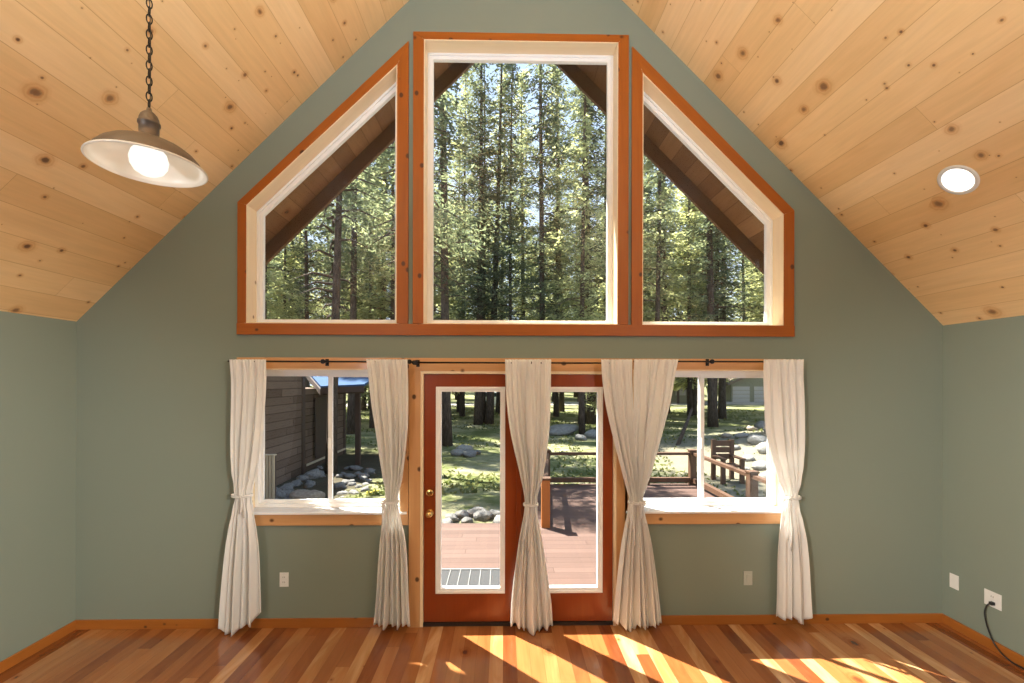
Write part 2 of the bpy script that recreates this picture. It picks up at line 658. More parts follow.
tag(rw_.build('wall_rear', M['wall']), 'sage green gable wall behind the camera', 'wall', kind='structure')
tag(MB().box((XL, YB, 0), (XL - .2, YO, ZE + .02)).build('wall_left', M['wall']), 'sage green low wall on the left', 'wall', kind='structure')
tag(MB().box((XR, YB, 0), (XR + .2, YO, ZE + .02)).build('wall_right', M['wall']), 'sage green low wall on the right with outlets', 'wall', kind='structure')

# openings, (x, z) counter-clockwise seen from the room
W3c = [(-2.091, 2.482), (-.875, 2.482), (-.875, 4.600), (-2.091, 3.440)]
W4c = [(-.657, 2.482), (.938, 2.482), (.938, 4.808), (-.657, 4.808)]
W5c = [(1.142, 2.478), (2.320, 2.478), (2.320, 3.405), (1.142, 4.560)]
W1c = [(-2.100, .942), (-.843, .942), (-.843, 2.112), (-2.100, 2.112)]
W2c = [(1.066, .942), (2.350, .942), (2.350, 2.112), (1.066, 2.112)]
DRc = [(-.678, 0.0), (.930, 0.0), (.930, 2.094), (-.678, 2.094)]
wallpoly = [(XL - .2, -.12), (XR + .2, -.12), (XR + .2, zceil(XR) - .2 * SL + .06), (XM, ZR + .06), (XL - .2, zceil(XL) - .2 * SL + .06)]


def wall_with_holes(name, outer, holes, y0, y1, mat):
    bm = bmesh.new()
    edges = []
    for lp in [outer] + holes:
        vs = [bm.verts.new((p[0], y0, p[1])) for p in lp]
        edges += [bm.edges.new((vs[i], vs[(i + 1) % len(vs)])) for i in range(len(vs))]
    bmesh.ops.triangle_fill(bm, use_beauty=True, use_dissolve=False, edges=edges)
    r = bmesh.ops.extrude_face_region(bm, geom=list(bm.faces))
    bmesh.ops.translate(bm, verts=[g for g in r['geom'] if isinstance(g, bmesh.types.BMVert)], vec=(0, y1 - y0, 0))
    bmesh.ops.recalc_face_normals(bm, faces=bm.faces)
    me = bpy.data.meshes.new(name)
    bm.to_mesh(me)
    bm.free()
    me.materials.append(mat)
    o = bpy.data.objects.new(name, me)
    COL.objects.link(o)
    return o


DRh = [(p[0], p[1]) for p in DRc]
DRh[0], DRh[1] = (DRc[0][0], .0), (DRc[1][0], .0)
wb = wall_with_holes('wall_back', wallpoly, [inset(p, -.018) for p in (W1c, W2c, W3c, W4c, W5c)] + [inset(DRh, -.0)], YW, YO, M['wall'])
tag(wb, 'sage green gable wall with the windows and doors', 'wall', kind='structure')

# baseboards
BBH = .075
bb = MB()
bb.box((XL, YW, 0), (-.775, YW - .016, BBH)).box((1.026, YW, 0), (XR, YW - .016, BBH))
tag(bb.build('baseboard_back', M['baseboard'], bevel=.003), 'amber pine baseboard under the windows', 'baseboard', kind='structure')
tag(MB().box((XL, YB, 0), (XL + .016, YW - .016, BBH)).build('baseboard_left', M['baseboard_y'], bevel=.003), 'amber pine baseboard of the left wall', 'baseboard', kind='structure')
tag(MB().box((XR, YB, 0), (XR - .016, YW - .016, BBH)).build('baseboard_right', M['baseboard_y'], bevel=.003), 'amber pine baseboard of the right wall', 'baseboard', kind='structure')

# ------------------------------------------------------------------ upper windows
YJ = 3.832            # where the pine jamb meets the vinyl frame


def edge_mat(p, q, fam):
    dx, dz = abs(q[0] - p[0]), q[1] - p[1]
    if abs(dz) < .02:
        return M[fam + '_h']
    if dx < .02:
        return M[fam + '_v']
    s = dz * (q[0] - p[0])
    return M[fam + ('_d1' if s > 0 else '_d2')]


def jambs(root, cp, fam='jamb'):
    jp = inset(cp, .006)
    op = inset(cp, -.016)
    n = len(jp)
    for i in range(n):
        j = (i + 1) % n
        a, b, c, d = jp[i], jp[j], op[j], op[i]
        MB().slab([a, b, c, d], YT + .001, YJ).build('jamb', edge_mat(a, b, fam), root)
    return jp


def upper_window(name, label, cp, outer, skip_bottom=True):
    cx = sum(p[0] for p in cp) / len(cp)
    root = empty(name, (cx, YW, cp[0][1]), label, 'window', None, 'structure')
    n = len(cp)
    for i in range(n):
        if skip_bottom and i == 0:
            continue
        j = (i + 1) % n
        MB().slab([outer[i], outer[j], cp[j], cp[i]], YT, YW + .002).build('casing', edge_mat(cp[i], cp[j], 'trim'), root, bevel=.002)
    jp = jambs(root, cp)
    fi = inset(jp, .018)
    fj = inset(jp, .046)
    fr = MB().ring(inset(jp, -.008), fi, YJ, YO + .01)
    fr.ring(inset(jp, .016), fj, YJ + .014, YO)
    fo = fr.build('frame', M['vinyl'], root, bevel=.0015)
    MB().slab(inset(jp, .042), YJ + .030, YJ + .036).build('pane', M['glass'], fo)
    return root


o3 = [(-2.163, 2.482), (-.783, 2.482), (-.783, 4.794), (-2.163, 3.463)]
o4 = [(-.745, 2.482), (1.026, 2.482), (1.026, 4.871), (-.745, 4.871)]
o5 = [(1.054, 2.478), (2.410, 2.478), (2.410, 3.437), (1.054, 4.780)]
upper_window('window_3', 'upper left sloping window with amber pine casing', W3c, o3)
upper_window('window_4', 'tall upper center window between the two sloping ones', W4c, o4)
upper_window('window_5', 'upper right sloping window with amber pine casing', W5c, o5)
tag(MB().box((-2.167, YT - .001, 2.389), (2.414, YW + .002, 2.481)).build('trim_1', M['trim_h'], bevel=.002),
    'long amber pine board under the three upper windows', 'trim', kind='structure')


# ------------------------------------------------------------------ lower windows
def slider(name, label, cp, ztop=2.203):
    x0, x1 = cp[0][0], cp[1][0]
    z0, z1 = cp[0][1], cp[2][1]
    root = empty(name, ((x0 + x1) / 2, YW, z0), label, 'window', None, 'structure')
    w = .066
    MB().box((x0 - w, YT, z0 - .01), (x0, YW + .002, z1)).build('casing', M['lower_v'], root, bevel=.002)
    MB().box((x1, YT, z0 - .01), (x1 + w, YW + .002, z1)).build('casing', M['lower_v'], root, bevel=.002)
    MB().box((x0 - w, YT, z1), (x1 + w, YW + .002, ztop)).build('casing', M['lower_h'], root, bevel=.002)
    MB().box((x0 - w, YT, .836), (x1 + w, YW + .002, z0 - .012)).build('apron', M['lower_h'], root, bevel=.002)
    MB().box((x0 - w + .01, YT - .022, z0 - .012), (x1 + w - .01, YJ + .01, z0 + .006)).build('sill', M['white_paint'], root, bevel=.003)
    jambs(root, cp, 'jamb')
    jp = inset(cp, .006)
    fo = MB().ring(inset(jp, -.008), inset(jp, .028), YJ, YO + .01).build('frame', M['vinyl'], root, bevel=.002)
    xm = (x0 + x1) / 2
    zi0, zi1 = jp[0][1] + .024, jp[2][1] - .024
    for k, (a, b, y) in enumerate(((jp[0][0] + .024, xm + .012, YJ + .034), (xm - .016, jp[1][0] - .024, YJ + .010))):
        po = [(a, zi0), (b, zi0), (b, zi1), (a, zi1)]
        pi = inset(po, .03 if k == 0 else .036)
        sa = MB().ring(po, pi, y, y + .022).build('sash', M['vinyl'], root, bevel=.002)
        MB().slab(inset(po, .026), y + .008, y + .013).build('pane', M['glass'], sa)
    MB().box((xm - .012, YJ - .006, 1.44), (xm + .004, YJ + .012, 1.53)).build('latch', M['white_paint'], root, bevel=.003)
    return root


slider('window_1', 'lower left sliding window looking onto a dark sided wing', W1c)
slider('window_2', 'lower right sliding window looking onto the deck railing', W2c)

# ------------------------------------------------------------------ doors
cas = MB().box((-.773, YT, 0), (-.678, YW + .002, 2.094))
c0 = empty('trim_2', (.126, YW, 0), 'light pine casing around the pair of red doors', 'trim', None, 'structure')
MB().box((-.773, YT, 0), (-.680, YW + .002, 2.096)).build('casing', M['lower_v'], c0, bevel=.002)
MB().box((.932, YT, 0), (1.024, YW + .002, 2.096)).build('casing', M['lower_v'], c0, bevel=.002)
MB().box((-.773, YT, 2.096), (1.024, YW + .002, 2.203)).build('casing', M['lower_h'], c0, bevel=.002)
MB().box((-.684, YT + .004, 0), (-.656, YO, 2.094)).build('jamb', M['jamb_v'], c0)
MB().box((.908, YT + .004, 0), (.936, YO, 2.094)).build('jamb', M['jamb_v'], c0)
MB().box((-.656, YT + .004, 2.076), (.908, YO, 2.098)).build('jamb', M['jamb_h'], c0)
MB().box((-.656, YT + .012, 0.001), (.908, YO + .03, .026)).build('threshold', M['threshold'], c0)
YD = YT + .022


def door(name, label, x0, x1, lx0, lx1, knob):
    root = empty(name, ((x0 + x1) / 2, YD, .03), label, 'door', None, 'structure')
    lo = [(lx0, .268), (lx1, .268), (lx1, 1.968), (lx0, 1.968)]
    hole = inset(lo, .008)
    po = [(x0, .032), (x1, .032), (x1, 2.072), (x0, 2.072)]
    MB().ring(po, hole, YD, YD + .044).build('panel', M['door'], root, bevel=.002)
    f = MB().ring(lo, inset(lo, .022), YD - .012, YD + .05)
    f.ring(inset(lo, .016), inset(lo, .042), YD - .004, YD + .046)
    fo = f.build('lite_frame', M['white_paint'], root, bevel=.003)
    MB().slab(inset(lo, .036), YD + .018, YD + .024).build('pane', M['glass'], fo)
    if knob:
        p = at(430, 513, YD)
        k = MB().lathe([(0, .066), (.016, .066), (.026, .055), (.028, .042), (.022, .03), (.012, .022), (.012, .008), (.032, .006), (.032, 0)], (p.x, YD, p.z), 28, 'y')
        ko = k.build('knob', M['brass'], root, smooth=True)
        MB().lathe([(0, .070), (.008, .070), (.009, .066)], (p.x, YD, p.z), 16, 'y').build('lock_button', M['brass'], ko, smooth=True)
        p = at(430, 492.5, YD)
        d = MB().lathe([(0, .022), (.022, .022), (.029, .016), (.033, .004), (.033, 0)], (p.x, YD, p.z), 28, 'y').build('deadbolt', M['brass'], root, smooth=True)
        MB().box((p.x - .005, YD - .034, p.z - .016), (p.x + .005, YD - .02, p.z + .016)).build('thumb_turn', M['brass'], d, bevel=.003)
    return root


XC = .126
door('door_1', 'left red glazed door with brass knob and deadbolt', -.653, XC - .002, -.556, .014, True)
d2 = door('door_2', 'right red glazed door without a knob', XC + .002, .905, .238, .821, False)
MB().box((XC - .02, YD - .016, .034), (XC + .028, YD, 2.07)).build('astragal', M['door'], d2, bevel=.004)
for z in (.3, 1.05, 1.85):
    pass


# ------------------------------------------------------------------ curtain rods
YR = 3.605


def rod(label, xa, xb, z, brackets, finials):
    root = empty('curtain_rod', ((xa + xb) / 2, YW, z), label, 'curtain rod', 'black curtain rods')
    MB().tube([(xa, YR, z), (xb, YR, z)], .0065, 12).build('pole', M['black_metal'], root, smooth=True)
    for x in brackets:
        b = MB().tube([(x, YW, z - .004), (x, YR + .02, z - .004), (x, YR, z - .012), (x, YR - .012, z)], .005, 8)
        b.box((x - .014, YW - .024, z - .032), (x + .014, YW - .020, z + .024))
        b.lathe([(0, .03), (.014, .03), (.020, .018), (.018, .004), (0, 0)], (x, YR + .012, z), 16, 'y')
        b.build('bracket', M['black_metal'], root)
    for x in finials:
        MB().ball((x, YR, z), .019).build('finial', M['black_metal'], root, smooth=True)
    return root


pL = at(323, 361.5, YR)
rod('thin black rod over the lower left window', at(228, 361, YR).x, at(408, 361, YR).x, pL.z, [pL.x], [at(409.5, 361, YR).x])
pD = at(520, 362.8, YR)
rod('thin black rod over the red doors with a round end knob', at(414, 362, YR).x, at(630.5, 362, YR).x, pD.z, [at(416, 362, YR).x, at(530, 362, YR).x], [at(414, 362, YR).x])
pR = at(712, 361.5, YR)
rod('thin black rod over the lower right window', at(633.5, 361, YR).x, at(803, 361, YR).x, pR.z, [pR.x], [])


# ------------------------------------------------------------------ curtains
def curve(keys, y):
    """smooth monotone-ish interpolation through (y, v) keys"""
    if y <= keys[0][0]:
        return keys[0][1]
    for i in range(len(keys) - 1):
        (a, va), (b, vb) = keys[i], keys[i + 1]
        if y <= b:
            t = (y - a) / (b - a)
            m0 = (vb - keys[i - 1][1]) / (b - keys[i - 1][0]) if i > 0 else (vb - va) / (b - a)
            m1 = (keys[i + 2][1] - va) / (keys[i + 2][0] - a) if i + 2 < len(keys) else (vb - va) / (b - a)
            if i > 0 and (va - keys[i - 1][1]) * (vb - va) <= 0:
                m0 = 0
            if i + 2 < len(keys) and (vb - va) * (keys[i + 2][1] - vb) <= 0:
                m1 = 0
            h = b - a
            t2, t3 = t * t, t * t * t
            return (2 * t3 - 3 * t2 + 1) * va + (t3 - 2 * t2 + t) * h * m0 + (-2 * t3 + 3 * t2) * vb + (t3 - t2) * h * m1
    return keys[-1][1]


def curtain(label, keys, hem, tie, folds, seed, tail=None, dy=0.0):
    rnd = random.Random(seed)
    yt = keys[0][0]
    L = [(k[0], k[1]) for k in keys]
    R = [(k[0], k[2]) for k in keys]
    NU, NV = folds * 18, 84
    ph = [rnd.uniform(0, 6.28) for _ in range(6)]
    YC = YR + dy
    vs, fs = [], []
    for j in range(NV + 1):
        for i in range(NU + 1):
            u, v = i / NU, j / NV
            yb = curve(hem, u)
            y = yt + (yb - yt) * v
            xl, xr = curve(L, y), curve(R, y)
            # uneven pleat spacing
            wob = .035 * math.sin(2 * PI * (1.5 * u) + ph[0]) + .02 * math.sin(2 * PI * 2.7 * u + ph[1] + v * 1.2)
            uu = u + wob * min(1, v * 4) * math.sin(PI * u)
            dt = (y - tie)
            near = math.exp(-(dt / 26.0) ** 2)
            A = .016 + .026 * min(1, v * 2.2)
            if dt > 0:
                A = .022 + .026 * min(1, dt / 70)
            A *= (1 - .55 * near) * (.4 + .6 * math.sin(PI * u) ** .6)
            pk = max(0.0, 1 - v / .045)
            A = A * (1 - pk) + .004 * pk
            f1 = math.sin(2 * PI * folds * uu + ph[2] + .5 * math.sin(3 * v + ph[3]))
            f2 = math.sin(2 * PI * folds * .53 * uu + ph[4] + 1.3 * v)
            f3 = math.sin(2 * PI * folds * 2.6 * uu + ph[1] + 2.0 * v) * (.10 + .12 * near + .25 * max(0, 1 - v * 3))
            yy = YC + A * (.70 * f1 + .48 * f2 + f3) - .012 * near
            yy -= .017 * max(0.0, 1 - v / .07)
            # round bundle near the tie
            yy += near * .028 * ((2 * u - 1) ** 2)
            if v < .05:    # rod pocket and ruffle
                k = 1 - v / .05
                yy += k * .004 * math.sin(2 * PI * folds * 2.3 * u + ph[5])
            # sag creases above and below the tie
            yy += .006 * near * math.sin(dt * .35 + 9 * u)
            x = xl + (xr - xl) * u + (xr - xl) * .012 * math.sin(2 * PI * folds * u + ph[5]) * math.sin(PI * u)
            p = at(x, y, YC)
            zz = max(p.z, .004)
            if v < .012:
                zz += .0012 * math.sin(2 * PI * folds * 2.1 * u + ph[1])
            vs.append((p.x, yy, zz))
    for j in range(NV):
        for i in range(NU):
            a = j * (NU + 1) + i
            fs.append((a, a + 1, a + NU + 2, a + NU + 1))
    pt = at((curve(L, tie) + curve(R, tie)) / 2, tie, YC)
    ob = MB().add(vs, fs).build('curtain', M['cloth'], smooth=True, origin=(pt.x, YC, at(0, yt, YC).z))
    sm = ob.modifiers.new('thickness', 'SOLIDIFY')
    sm.thickness = .0022
    sm.offset = 0
    tag(ob, label, 'curtain', 'white tied curtains')
    # tieback: a band round the bundle, a small bow and hanging tails
    hw = (curve(R, tie) - curve(L, tie)) / 122 / 2 + .008
    band = MB()
    ring = []
    for k in range(28):
        a = 2 * PI * k / 28
        ring.append((pt.x + (hw + .002) * math.cos(a), YC - .006 + .040 * math.sin(a), pt.z + .005 * math.sin(a)))
    for dz in (-.006, 0, .006):
        band.tube([(p[0], p[1], p[2] + dz) for p in ring], .0045, 6, closed=True)
    bo = band.build('tieback', M['cloth'], ob, smooth=True)
    tx, tl = tail if tail else (.0, .16)
    kx = pt.x + tx
    t = MB()
    for s in (-1, 1):
        pa = []
        for k in range(9):
            q = k / 8
            pa.append((kx + s * (.005 + .012 * q) + .004 * math.sin(6 * q + seed), YC - .050 - .004 * math.sin(4 * q), pt.z - tl * q * (1 if s > 0 else .8)))
        for k in range(8):
            a, b = Vector(pa[k]), Vector(pa[k + 1])
            w = Vector((.006, .002, 0))
            th = Vector((0, .0015, 0))
            t.add([a - w - th, a + w - th, a + w + th, a - w + th, b - w - th, b + w - th, b + w + th, b - w + th],
                  [(0, 1, 5, 4), (1, 2, 6, 5), (2, 3, 7, 6), (3, 0, 4, 7)] + ([(3, 2, 1, 0)] if k == 0 else []) + ([(4, 5, 6, 7)] if k == 7 else []))
        lp = [(kx + s * .022 * math.sin(a), YC - .05 - .006 * abs(math.sin(a)), pt.z + .010 * math.sin(2 * a) + .004) for a in [PI * k / 10 for k in range(11)]]
        t.tube(lp, .004, 6)
    t.ball((kx, YC - .05, pt.z), .009, 10, 8)
    t.build('bow', M['cloth'], bo, smooth=True)
    return ob


TOPY = 359.5
curtain('white curtain at the left side of the lower left window, farthest from the doors',
        [(TOPY, 231, 267), (400, 231.5, 265.5), (440, 231, 262), (475, 232, 256.5), (495, 234, 251), (505, 233, 252), (543, 227, 258.5), (596, 221.7, 261), (634, 219, 261.5)],
        [(0, 627), (.13, 634), (.35, 633.5), (.6, 626.5), (.66, 629.5), (.86, 618), (1, 612)], 495, 5, 11, (.03, .17))
curtain('white curtain beside the door knob, between lower left window and doors',
        [(TOPY, 367, 408), (400, 371, 408.5), (433, 376, 407.5), (480, 383, 402), (501, 385.5, 397), (512, 384, 399), (543, 380, 406), (598, 376.5, 409), (626, 374, 410.5)],
        [(0, 624), (.2, 626.5), (.4, 627), (.45, 625.5), (.7, 627), (.75, 626), (1, 625)], 501, 6, 23, (-.045, .30))
curtain('white curtain hanging in the middle between the two red doors',
        [(TOPY, 505, 551), (400, 506.5, 550.5), (433, 510.6, 549), (477, 520.5, 543), (504, 525, 536.5), (514, 524, 537.5), (543, 518.5, 542.7), (600, 511.5, 551), (630, 510.5, 553)],
        [(0, 626), (.1, 625), (.45, 632), (.6, 631.5), (1, 625.5)], 504, 6, 37, (-.03, .36))
curtain('white curtain at the right edge of the red doors',
        [(TOPY, 600.5, 631.5), (400, 605, 633), (433, 612, 635), (477, 623.5, 638), (502, 629.5, 638.5), (512, 628, 639), (543, 621.6, 640), (600, 615, 641), (630, 612.5, 642)],
        [(0, 621), (.25, 625), (.35, 626), (.7, 632), (.8, 631), (.84, 624.5), (1, 626)], 502, 4, 41, (-.03, .33), dy=-.004)
curtain('white curtain at the left side of the lower right window, beside the doors',
        [(TOPY, 633.5, 677.5), (400, 634, 671), (433, 634.5, 662.5), (477, 635, 650.5), (502, 635.5, 643.5), (512, 635.5, 645), (543, 636, 651.5), (600, 637, 659), (630, 638, 662)],
        [(0, 625), (.2, 626.5), (.55, 627.5), (.62, 624.5), (.85, 624.5), (1, 622.5)], 502, 5, 53, (.01, .15), dy=.002)
curtain('white curtain at the right side of the lower right window, near the right wall',
        [(TOPY, 762.5, 802), (400, 764, 804), (433, 766, 804.3), (477, 778, 801.7), (497, 785, 798.6), (507, 783.5, 800), (543, 779, 806), (600, 777.5, 809.6), (624, 776.5, 811.5)],
        [(0, 617), (.3, 619), (.5, 618), (.7, 623.5), (.8, 623), (1, 614.5)], 497, 5, 67, (-.05, .42))

# ------------------------------------------------------------------ pendant lamp
PY = 1.65
pc = at(149, 167, PY)
zc = zceil(pc.x)
lamp = empty('pendant_lamp', (pc.x, PY, pc.z), 'bronze bell pendant lamp hanging on a chain from the left ceiling', 'pendant lamp')
sh = [(.173, 0), (.176, .003), (.173, .007), (.166, .009), (.164, .016), (.154, .033), (.138, .052), (.114, .070), (.086, .084), (.058, .093), (.040, .098), (.032, .104)]
shi = [(.030, .100), (.040, .094), (.058, .089), (.086, .080), (.113, .066), (.136, .048), (.151, .031), (.160, .016), (.162, .008), (.168, .005), (.171, .002)]
MB().lathe([(r, pc.z + h) for r, h in sh], (pc.x, PY, 0), 64).build('shade', M['bronze'], lamp, smooth=True)
so = [c for c in lamp.children if c.name.startswith('shade')][0]
MB().lathe([(r, pc.z + h) for r, h in shi + [(.174, -.001), (.1785, .002), (.177, .006)]], (pc.x, PY, 0), 64).build('shade_lining', M['enamel'], so, smooth=True)
nk = [(.033, .098), (.033, .104), (.030, .106), (.030, .150), (.034, .152), (.034, .160), (.031, .164), (.030, .172), (.025, .186), (.016, .196), (.009, .201), (.007, .212), (0, .214)]
MB().lathe([(r, pc.z + h) for r, h in nk], (pc.x, PY, 0), 40).build('socket_cap', M['bronze'], lamp, smooth=True)
bp = [(.013, .098), (.014, .088), (.022, .080), (.038, .069), (.052, .050), (.058, .026), (.055, .004), (.044, -.015), (.025, -.028), (0, -.032)]
MB().lathe([(r, pc.z + h) for r, h in bp], (pc.x, PY, 0), 32).build('bulb', M['bulb'], lamp, smooth=True)
ch = MB()
z = pc.z + .226
k = 0
while z < zc - .1:
    pts = []
    for q in range(16):
        a = 2 * PI * q / 16
        w, hh = .0085 * math.cos(a), .0175 * math.sin(a)
        if k % 2:
            pts.append((pc.x + w * .6, PY + w * .8, z + hh))
        else:
            pts.append((pc.x + w * .8, PY - w * .6, z + hh))
    ch.tube(pts, .0022, 6, closed=True)
    z += .028
    k += 1
ch.build('chain', M['black_metal'], lamp, smooth=True)
cord = MB().tube([(pc.x + .004 * math.sin(9 * t), PY + .004 * math.cos(9 * t), pc.z + .21 + (zc - .06 - pc.z - .21) * t) for t in [i / 40 for i in range(41)]], .0016, 6)
cord.build('wire', M['rubber'], lamp, smooth=True)
MB().lathe([(0, zc - .10), (.02, zc - .095), (.055, zc - .07), (.062, zc - .05), (.062, zc + .07)], (pc.x, PY, 0), 32).build('canopy', M['bronze'], lamp, smooth=True)

# ------------------------------------------------------------------ recessed light in the right slope
d = ray(958, 180)
t_ = (ZE + SL * XR - H) / (d.z + SL * d.x)
rp = EYE + d * t_
nrm = Vector((-SL, 0, -1)).normalized()
ta = Vector((0, 1, 0))
tb = nrm.cross(ta)


def disc(prof, c, n=40):
    vs, fs = [], []
    for r, h in prof:
        for q in range(n):
            a = 2 * PI * q / n
            vs.append(c + ta * (r * math.cos(a)) + tb * (r * math.sin(a)) + nrm * h)
    for i in range(len(prof) - 1):
        fs += [(i * n + q, i * n + (q + 1) % n, (i + 1) * n + (q + 1) % n, (i + 1) * n + q) for q in range(n)]
    return MB().add(vs, fs)


rad = 19.5 / FOC * (rp - EYE).dot(FWD)
RR = rad * .90
rl = empty('recessed_light', rp, 'round white recessed downlight in the right ceiling slope', 'ceiling light')
disc([(RR, 0), (RR, .003), (RR * .93, .007), (RR * .80, .006), (RR * .78, .002)], rp).build('trim_ring', M['plate'], rl, smooth=True)
disc([(RR * .785, .0025), (RR * .4, .0035), (0.0005, .004)], rp).build('diffuser', M['led'], rl, smooth=True)


# ------------------------------------------------------------------ outlets
M['plate_grey'] = plain('painted_plate', (.42, .45, .41), .4, var=.02)


def wallplate(name, label, cat, c, along, out, w=.072, h=.116, kind='duplex', group='white wall plates', pm='plate'):
    """along / out: unit directions in the wall and away from it"""
    along, out = Vector(along), Vector(out)
    root = empty(name, c, label, cat, group)

    def bx(u0, u1, z0, z1, d0, d1):
        m = MB()
        vs = [c + along * u + out * dd + Vector((0, 0, zz)) for zz in (z0, z1) for dd in (d0, d1) for u in (u0, u1)]
        return m.add(vs, [(0, 2, 3, 1), (4, 5, 7, 6), (0, 1, 5, 4), (2, 6, 7, 3), (0, 4, 6, 2), (1, 3, 7, 5)])
    bx(-w / 2, w / 2, -h / 2, h / 2, 0, .006).build('plate', M[pm], root, bevel=.002)
    if kind == 'duplex':
        for s in (-1, 1):
            f = bx(-.017, .017, s * .02 - .013, s * .02 + .013, .005, .008).build('receptacle', M['plate'], root, bevel=.002)
            for q in (-1, 1):
                bx(q * .007 - .0015, q * .007 + .0015, s * .02 - .003, s * .02 + .007, .0075, .0088).build('slot', M['slot'], f)
        bx(-.002, .002, -.002, .002, .005, .0075).build('screw', M['plate'], root)
    elif kind == 'decor':
        bx(-.017, .017, -.034, .034, .005, .009).build('rocker', M[pm], root, bevel=.002)
    elif kind == 'blank':
        bx(-.003, .003, .038, .044, .005, .0075).build('screw', M['plate'], root)
        bx(-.003, .003, -.044, -.038, .005, .0075).build('screw', M['plate'], root)
    return root


wallplate('wall_outlet', 'white outlet low on the green wall below the lower left window', 'outlet', at(284.3, 579.5, YW), (1, 0, 0), (0, -1, 0))
wallplate('wall_outlet', 'pale grey green outlet cover low on the green wall below the lower right window', 'outlet', at(747.8, 578, YW), (1, 0, 0), (0, -1, 0), kind='decor', pm='plate_grey')
wallplate('wall_plate', 'blank white plate on the right wall nearest the corner', 'wall plate', atx(954.5, 581.5, XR), (0, 1, 0), (-1, 0, 0), kind='blank')
pp = atx(993.2, 599.5, XR)
wallplate('wall_outlet', 'white outlet on the right wall with a black cord plugged in', 'outlet', pp, (0, 1, 0), (-1, 0, 0), w=.118, kind='duplex')

cr = empty('power_cord', (pp.x - .03, pp.y, 0), 'black power cord drooping from the right wall outlet to the floor', 'power cord')
plug = atx(992.5, 603.5, XR - .02)
pb = MB().box((XR - .010, plug.y - .012, plug.z - .012), (XR - .040, plug.y + .012, plug.z + .012))
pb.build('plug', M['rubber'], cr, bevel=.004)
path = [(XR - .035, plug.y, plug.z)]
for px, py, off in ((987, 605.5, .055), (984.6, 612, .06), (986, 622, .055), (989.5, 633, .05), (994, 643, .045), (999.5, 651, .05), (1006, 657.5, .06)):
    q = atx(px, py, XR - off)
    path.append(tuple(q))
for px, py in ((1013, 663), (1020, 667), (1028, 671), (1040, 676), (1060, 684)):
    q = atz(px, py, .006)
    path.append(tuple(q))
# smooth the path
sm = []
P = [Vector(p) for p in path]
for i in range(len(P) - 1):
    a, b, c, e = P[max(i - 1, 0)], P[i], P[i + 1], P[min(i + 2, len(P) - 1)]
    for k in range(6):
        t = k / 6
        v = .5 * ((2 * b) + (c - a) * t + (2 * a - 5 * b + 4 * c - e) * t * t + (3 * b - a - 3 * c + e) * t ** 3)
        v.z = max(v.z, .006)
        v.x = min(v.x, XR - .022 if v.z < .09 else XR - .006)
        sm.append(v)
sm.append(P[-1])
MB().tube(sm, .0052, 8).build('cable', M['rubber'], cr, smooth=True)

# ------------------------------------------------------------------ roof overhang outside
OV = .95
ov = empty('roof_overhang', (XM, YO, ZR), 'brown stained roof overhang outside the upper windows', 'roof', None, 'structure')
apx = at(514.5, 24, YO + OV)
ZA = apx.z + .19                # soffit apex (fascia hangs below it)
for s in (1, -1):
    xe = XM - s * 4.6
    ze = ZA - 4.6 * SL
    a, b = (xe, ze), (XM, ZA)
    MB().slab([a, b, (b[0], b[1] + .3), (a[0], a[1] + .3)], YO - .06, YO + OV - .04).build('soffit', M['soffit'], ov)
    nz = .19
    MB().slab([(xe, ze - nz), (XM, ZA - nz), (XM, ZA + .3), (xe, ze + .3)], YO + OV - .04, YO + OV).build('fascia', M['fascia'], ov)
    MB().slab([(xe, ze - .09), (XM, ZA - .09), (XM, ZA), (xe, ze)], YO + .001, YO + .04).build('frieze_board', M['soffit'], ov)

# ------------------------------------------------------------------ outside
GZ = -.6
g = MB()
NX, NY = 90, 80
gx = [-60 + 120 * i / NX for i in range(NX + 1)]
gy = [YO + .3 + (130 - YO) * (j / NY) ** 1.6 for j in range(NY + 1)]


def gz(x, y):
    r = .10 * noise.noise((x * .25, y * .25, 3.1)) * min(1, max(0, (y - 9) / 6))
    # stony bank rising to the right
    r += .95 * max(0, min(1, (x - 6.2) / 5)) ** 1.2 * max(0, min(1, (24 - y) / 8))
    # bank beside the left end of the deck
    r += .40 * max(0, min(1, (12.5 - y) / 4)) * max(0, min(1, (x + 3.6) / 1.0)) * max(0, min(1, (.9 - x) / .6))
    # gentle rise behind the left wing, and forest floor at the far end
    r += 1.2 * max(0, min(1, (y - 62) / 60))
    return GZ + r


for j in range(NY + 1):
    for i in range(NX + 1):
        g.v.append(Vector((gx[i], gy[j], gz(gx[i], gy[j]))))
for j in range(NY):
    for i in range(NX):
        a = j * (NX + 1) + i
        g.f.append((a, a + 1, a + NX + 2, a + NX + 1))
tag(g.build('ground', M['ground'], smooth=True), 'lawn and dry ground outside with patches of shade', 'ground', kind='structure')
rd = MB()
for i in range(60):
    x0, x1 = -60 + 2 * i, -58 + 2 * i

    def ry(x):
        return 47 + .06 * x + 1.5 * math.sin(x * .08)
    vs = [(x0, ry(x0), gz(x0, ry(x0)) + .05), (x1, ry(x1), gz(x1, ry(x1)) + .05), (x1, ry(x1) + 6, gz(x1, ry(x1) + 6) + .05), (x0, ry(x0) + 6, gz(x0, ry(x0) + 6) + .05)]
    rd.add(vs, [(0, 1, 2, 3)])
tag(rd.build('road', M['road']), 'pale gravel road beyond the lawn', 'road', kind='structure')

# deck
DZ = -.075
deck = MB()
deck.box((-3.4, YO + .02, DZ - .14), (3.95, 6.62, DZ))
deck.box((.28, 6.62, DZ - .14), (3.95, 9.15, DZ))
tag(deck.build('deck', M['deck']), 'red brown boarded deck outside the doors', 'deck', kind='structure')

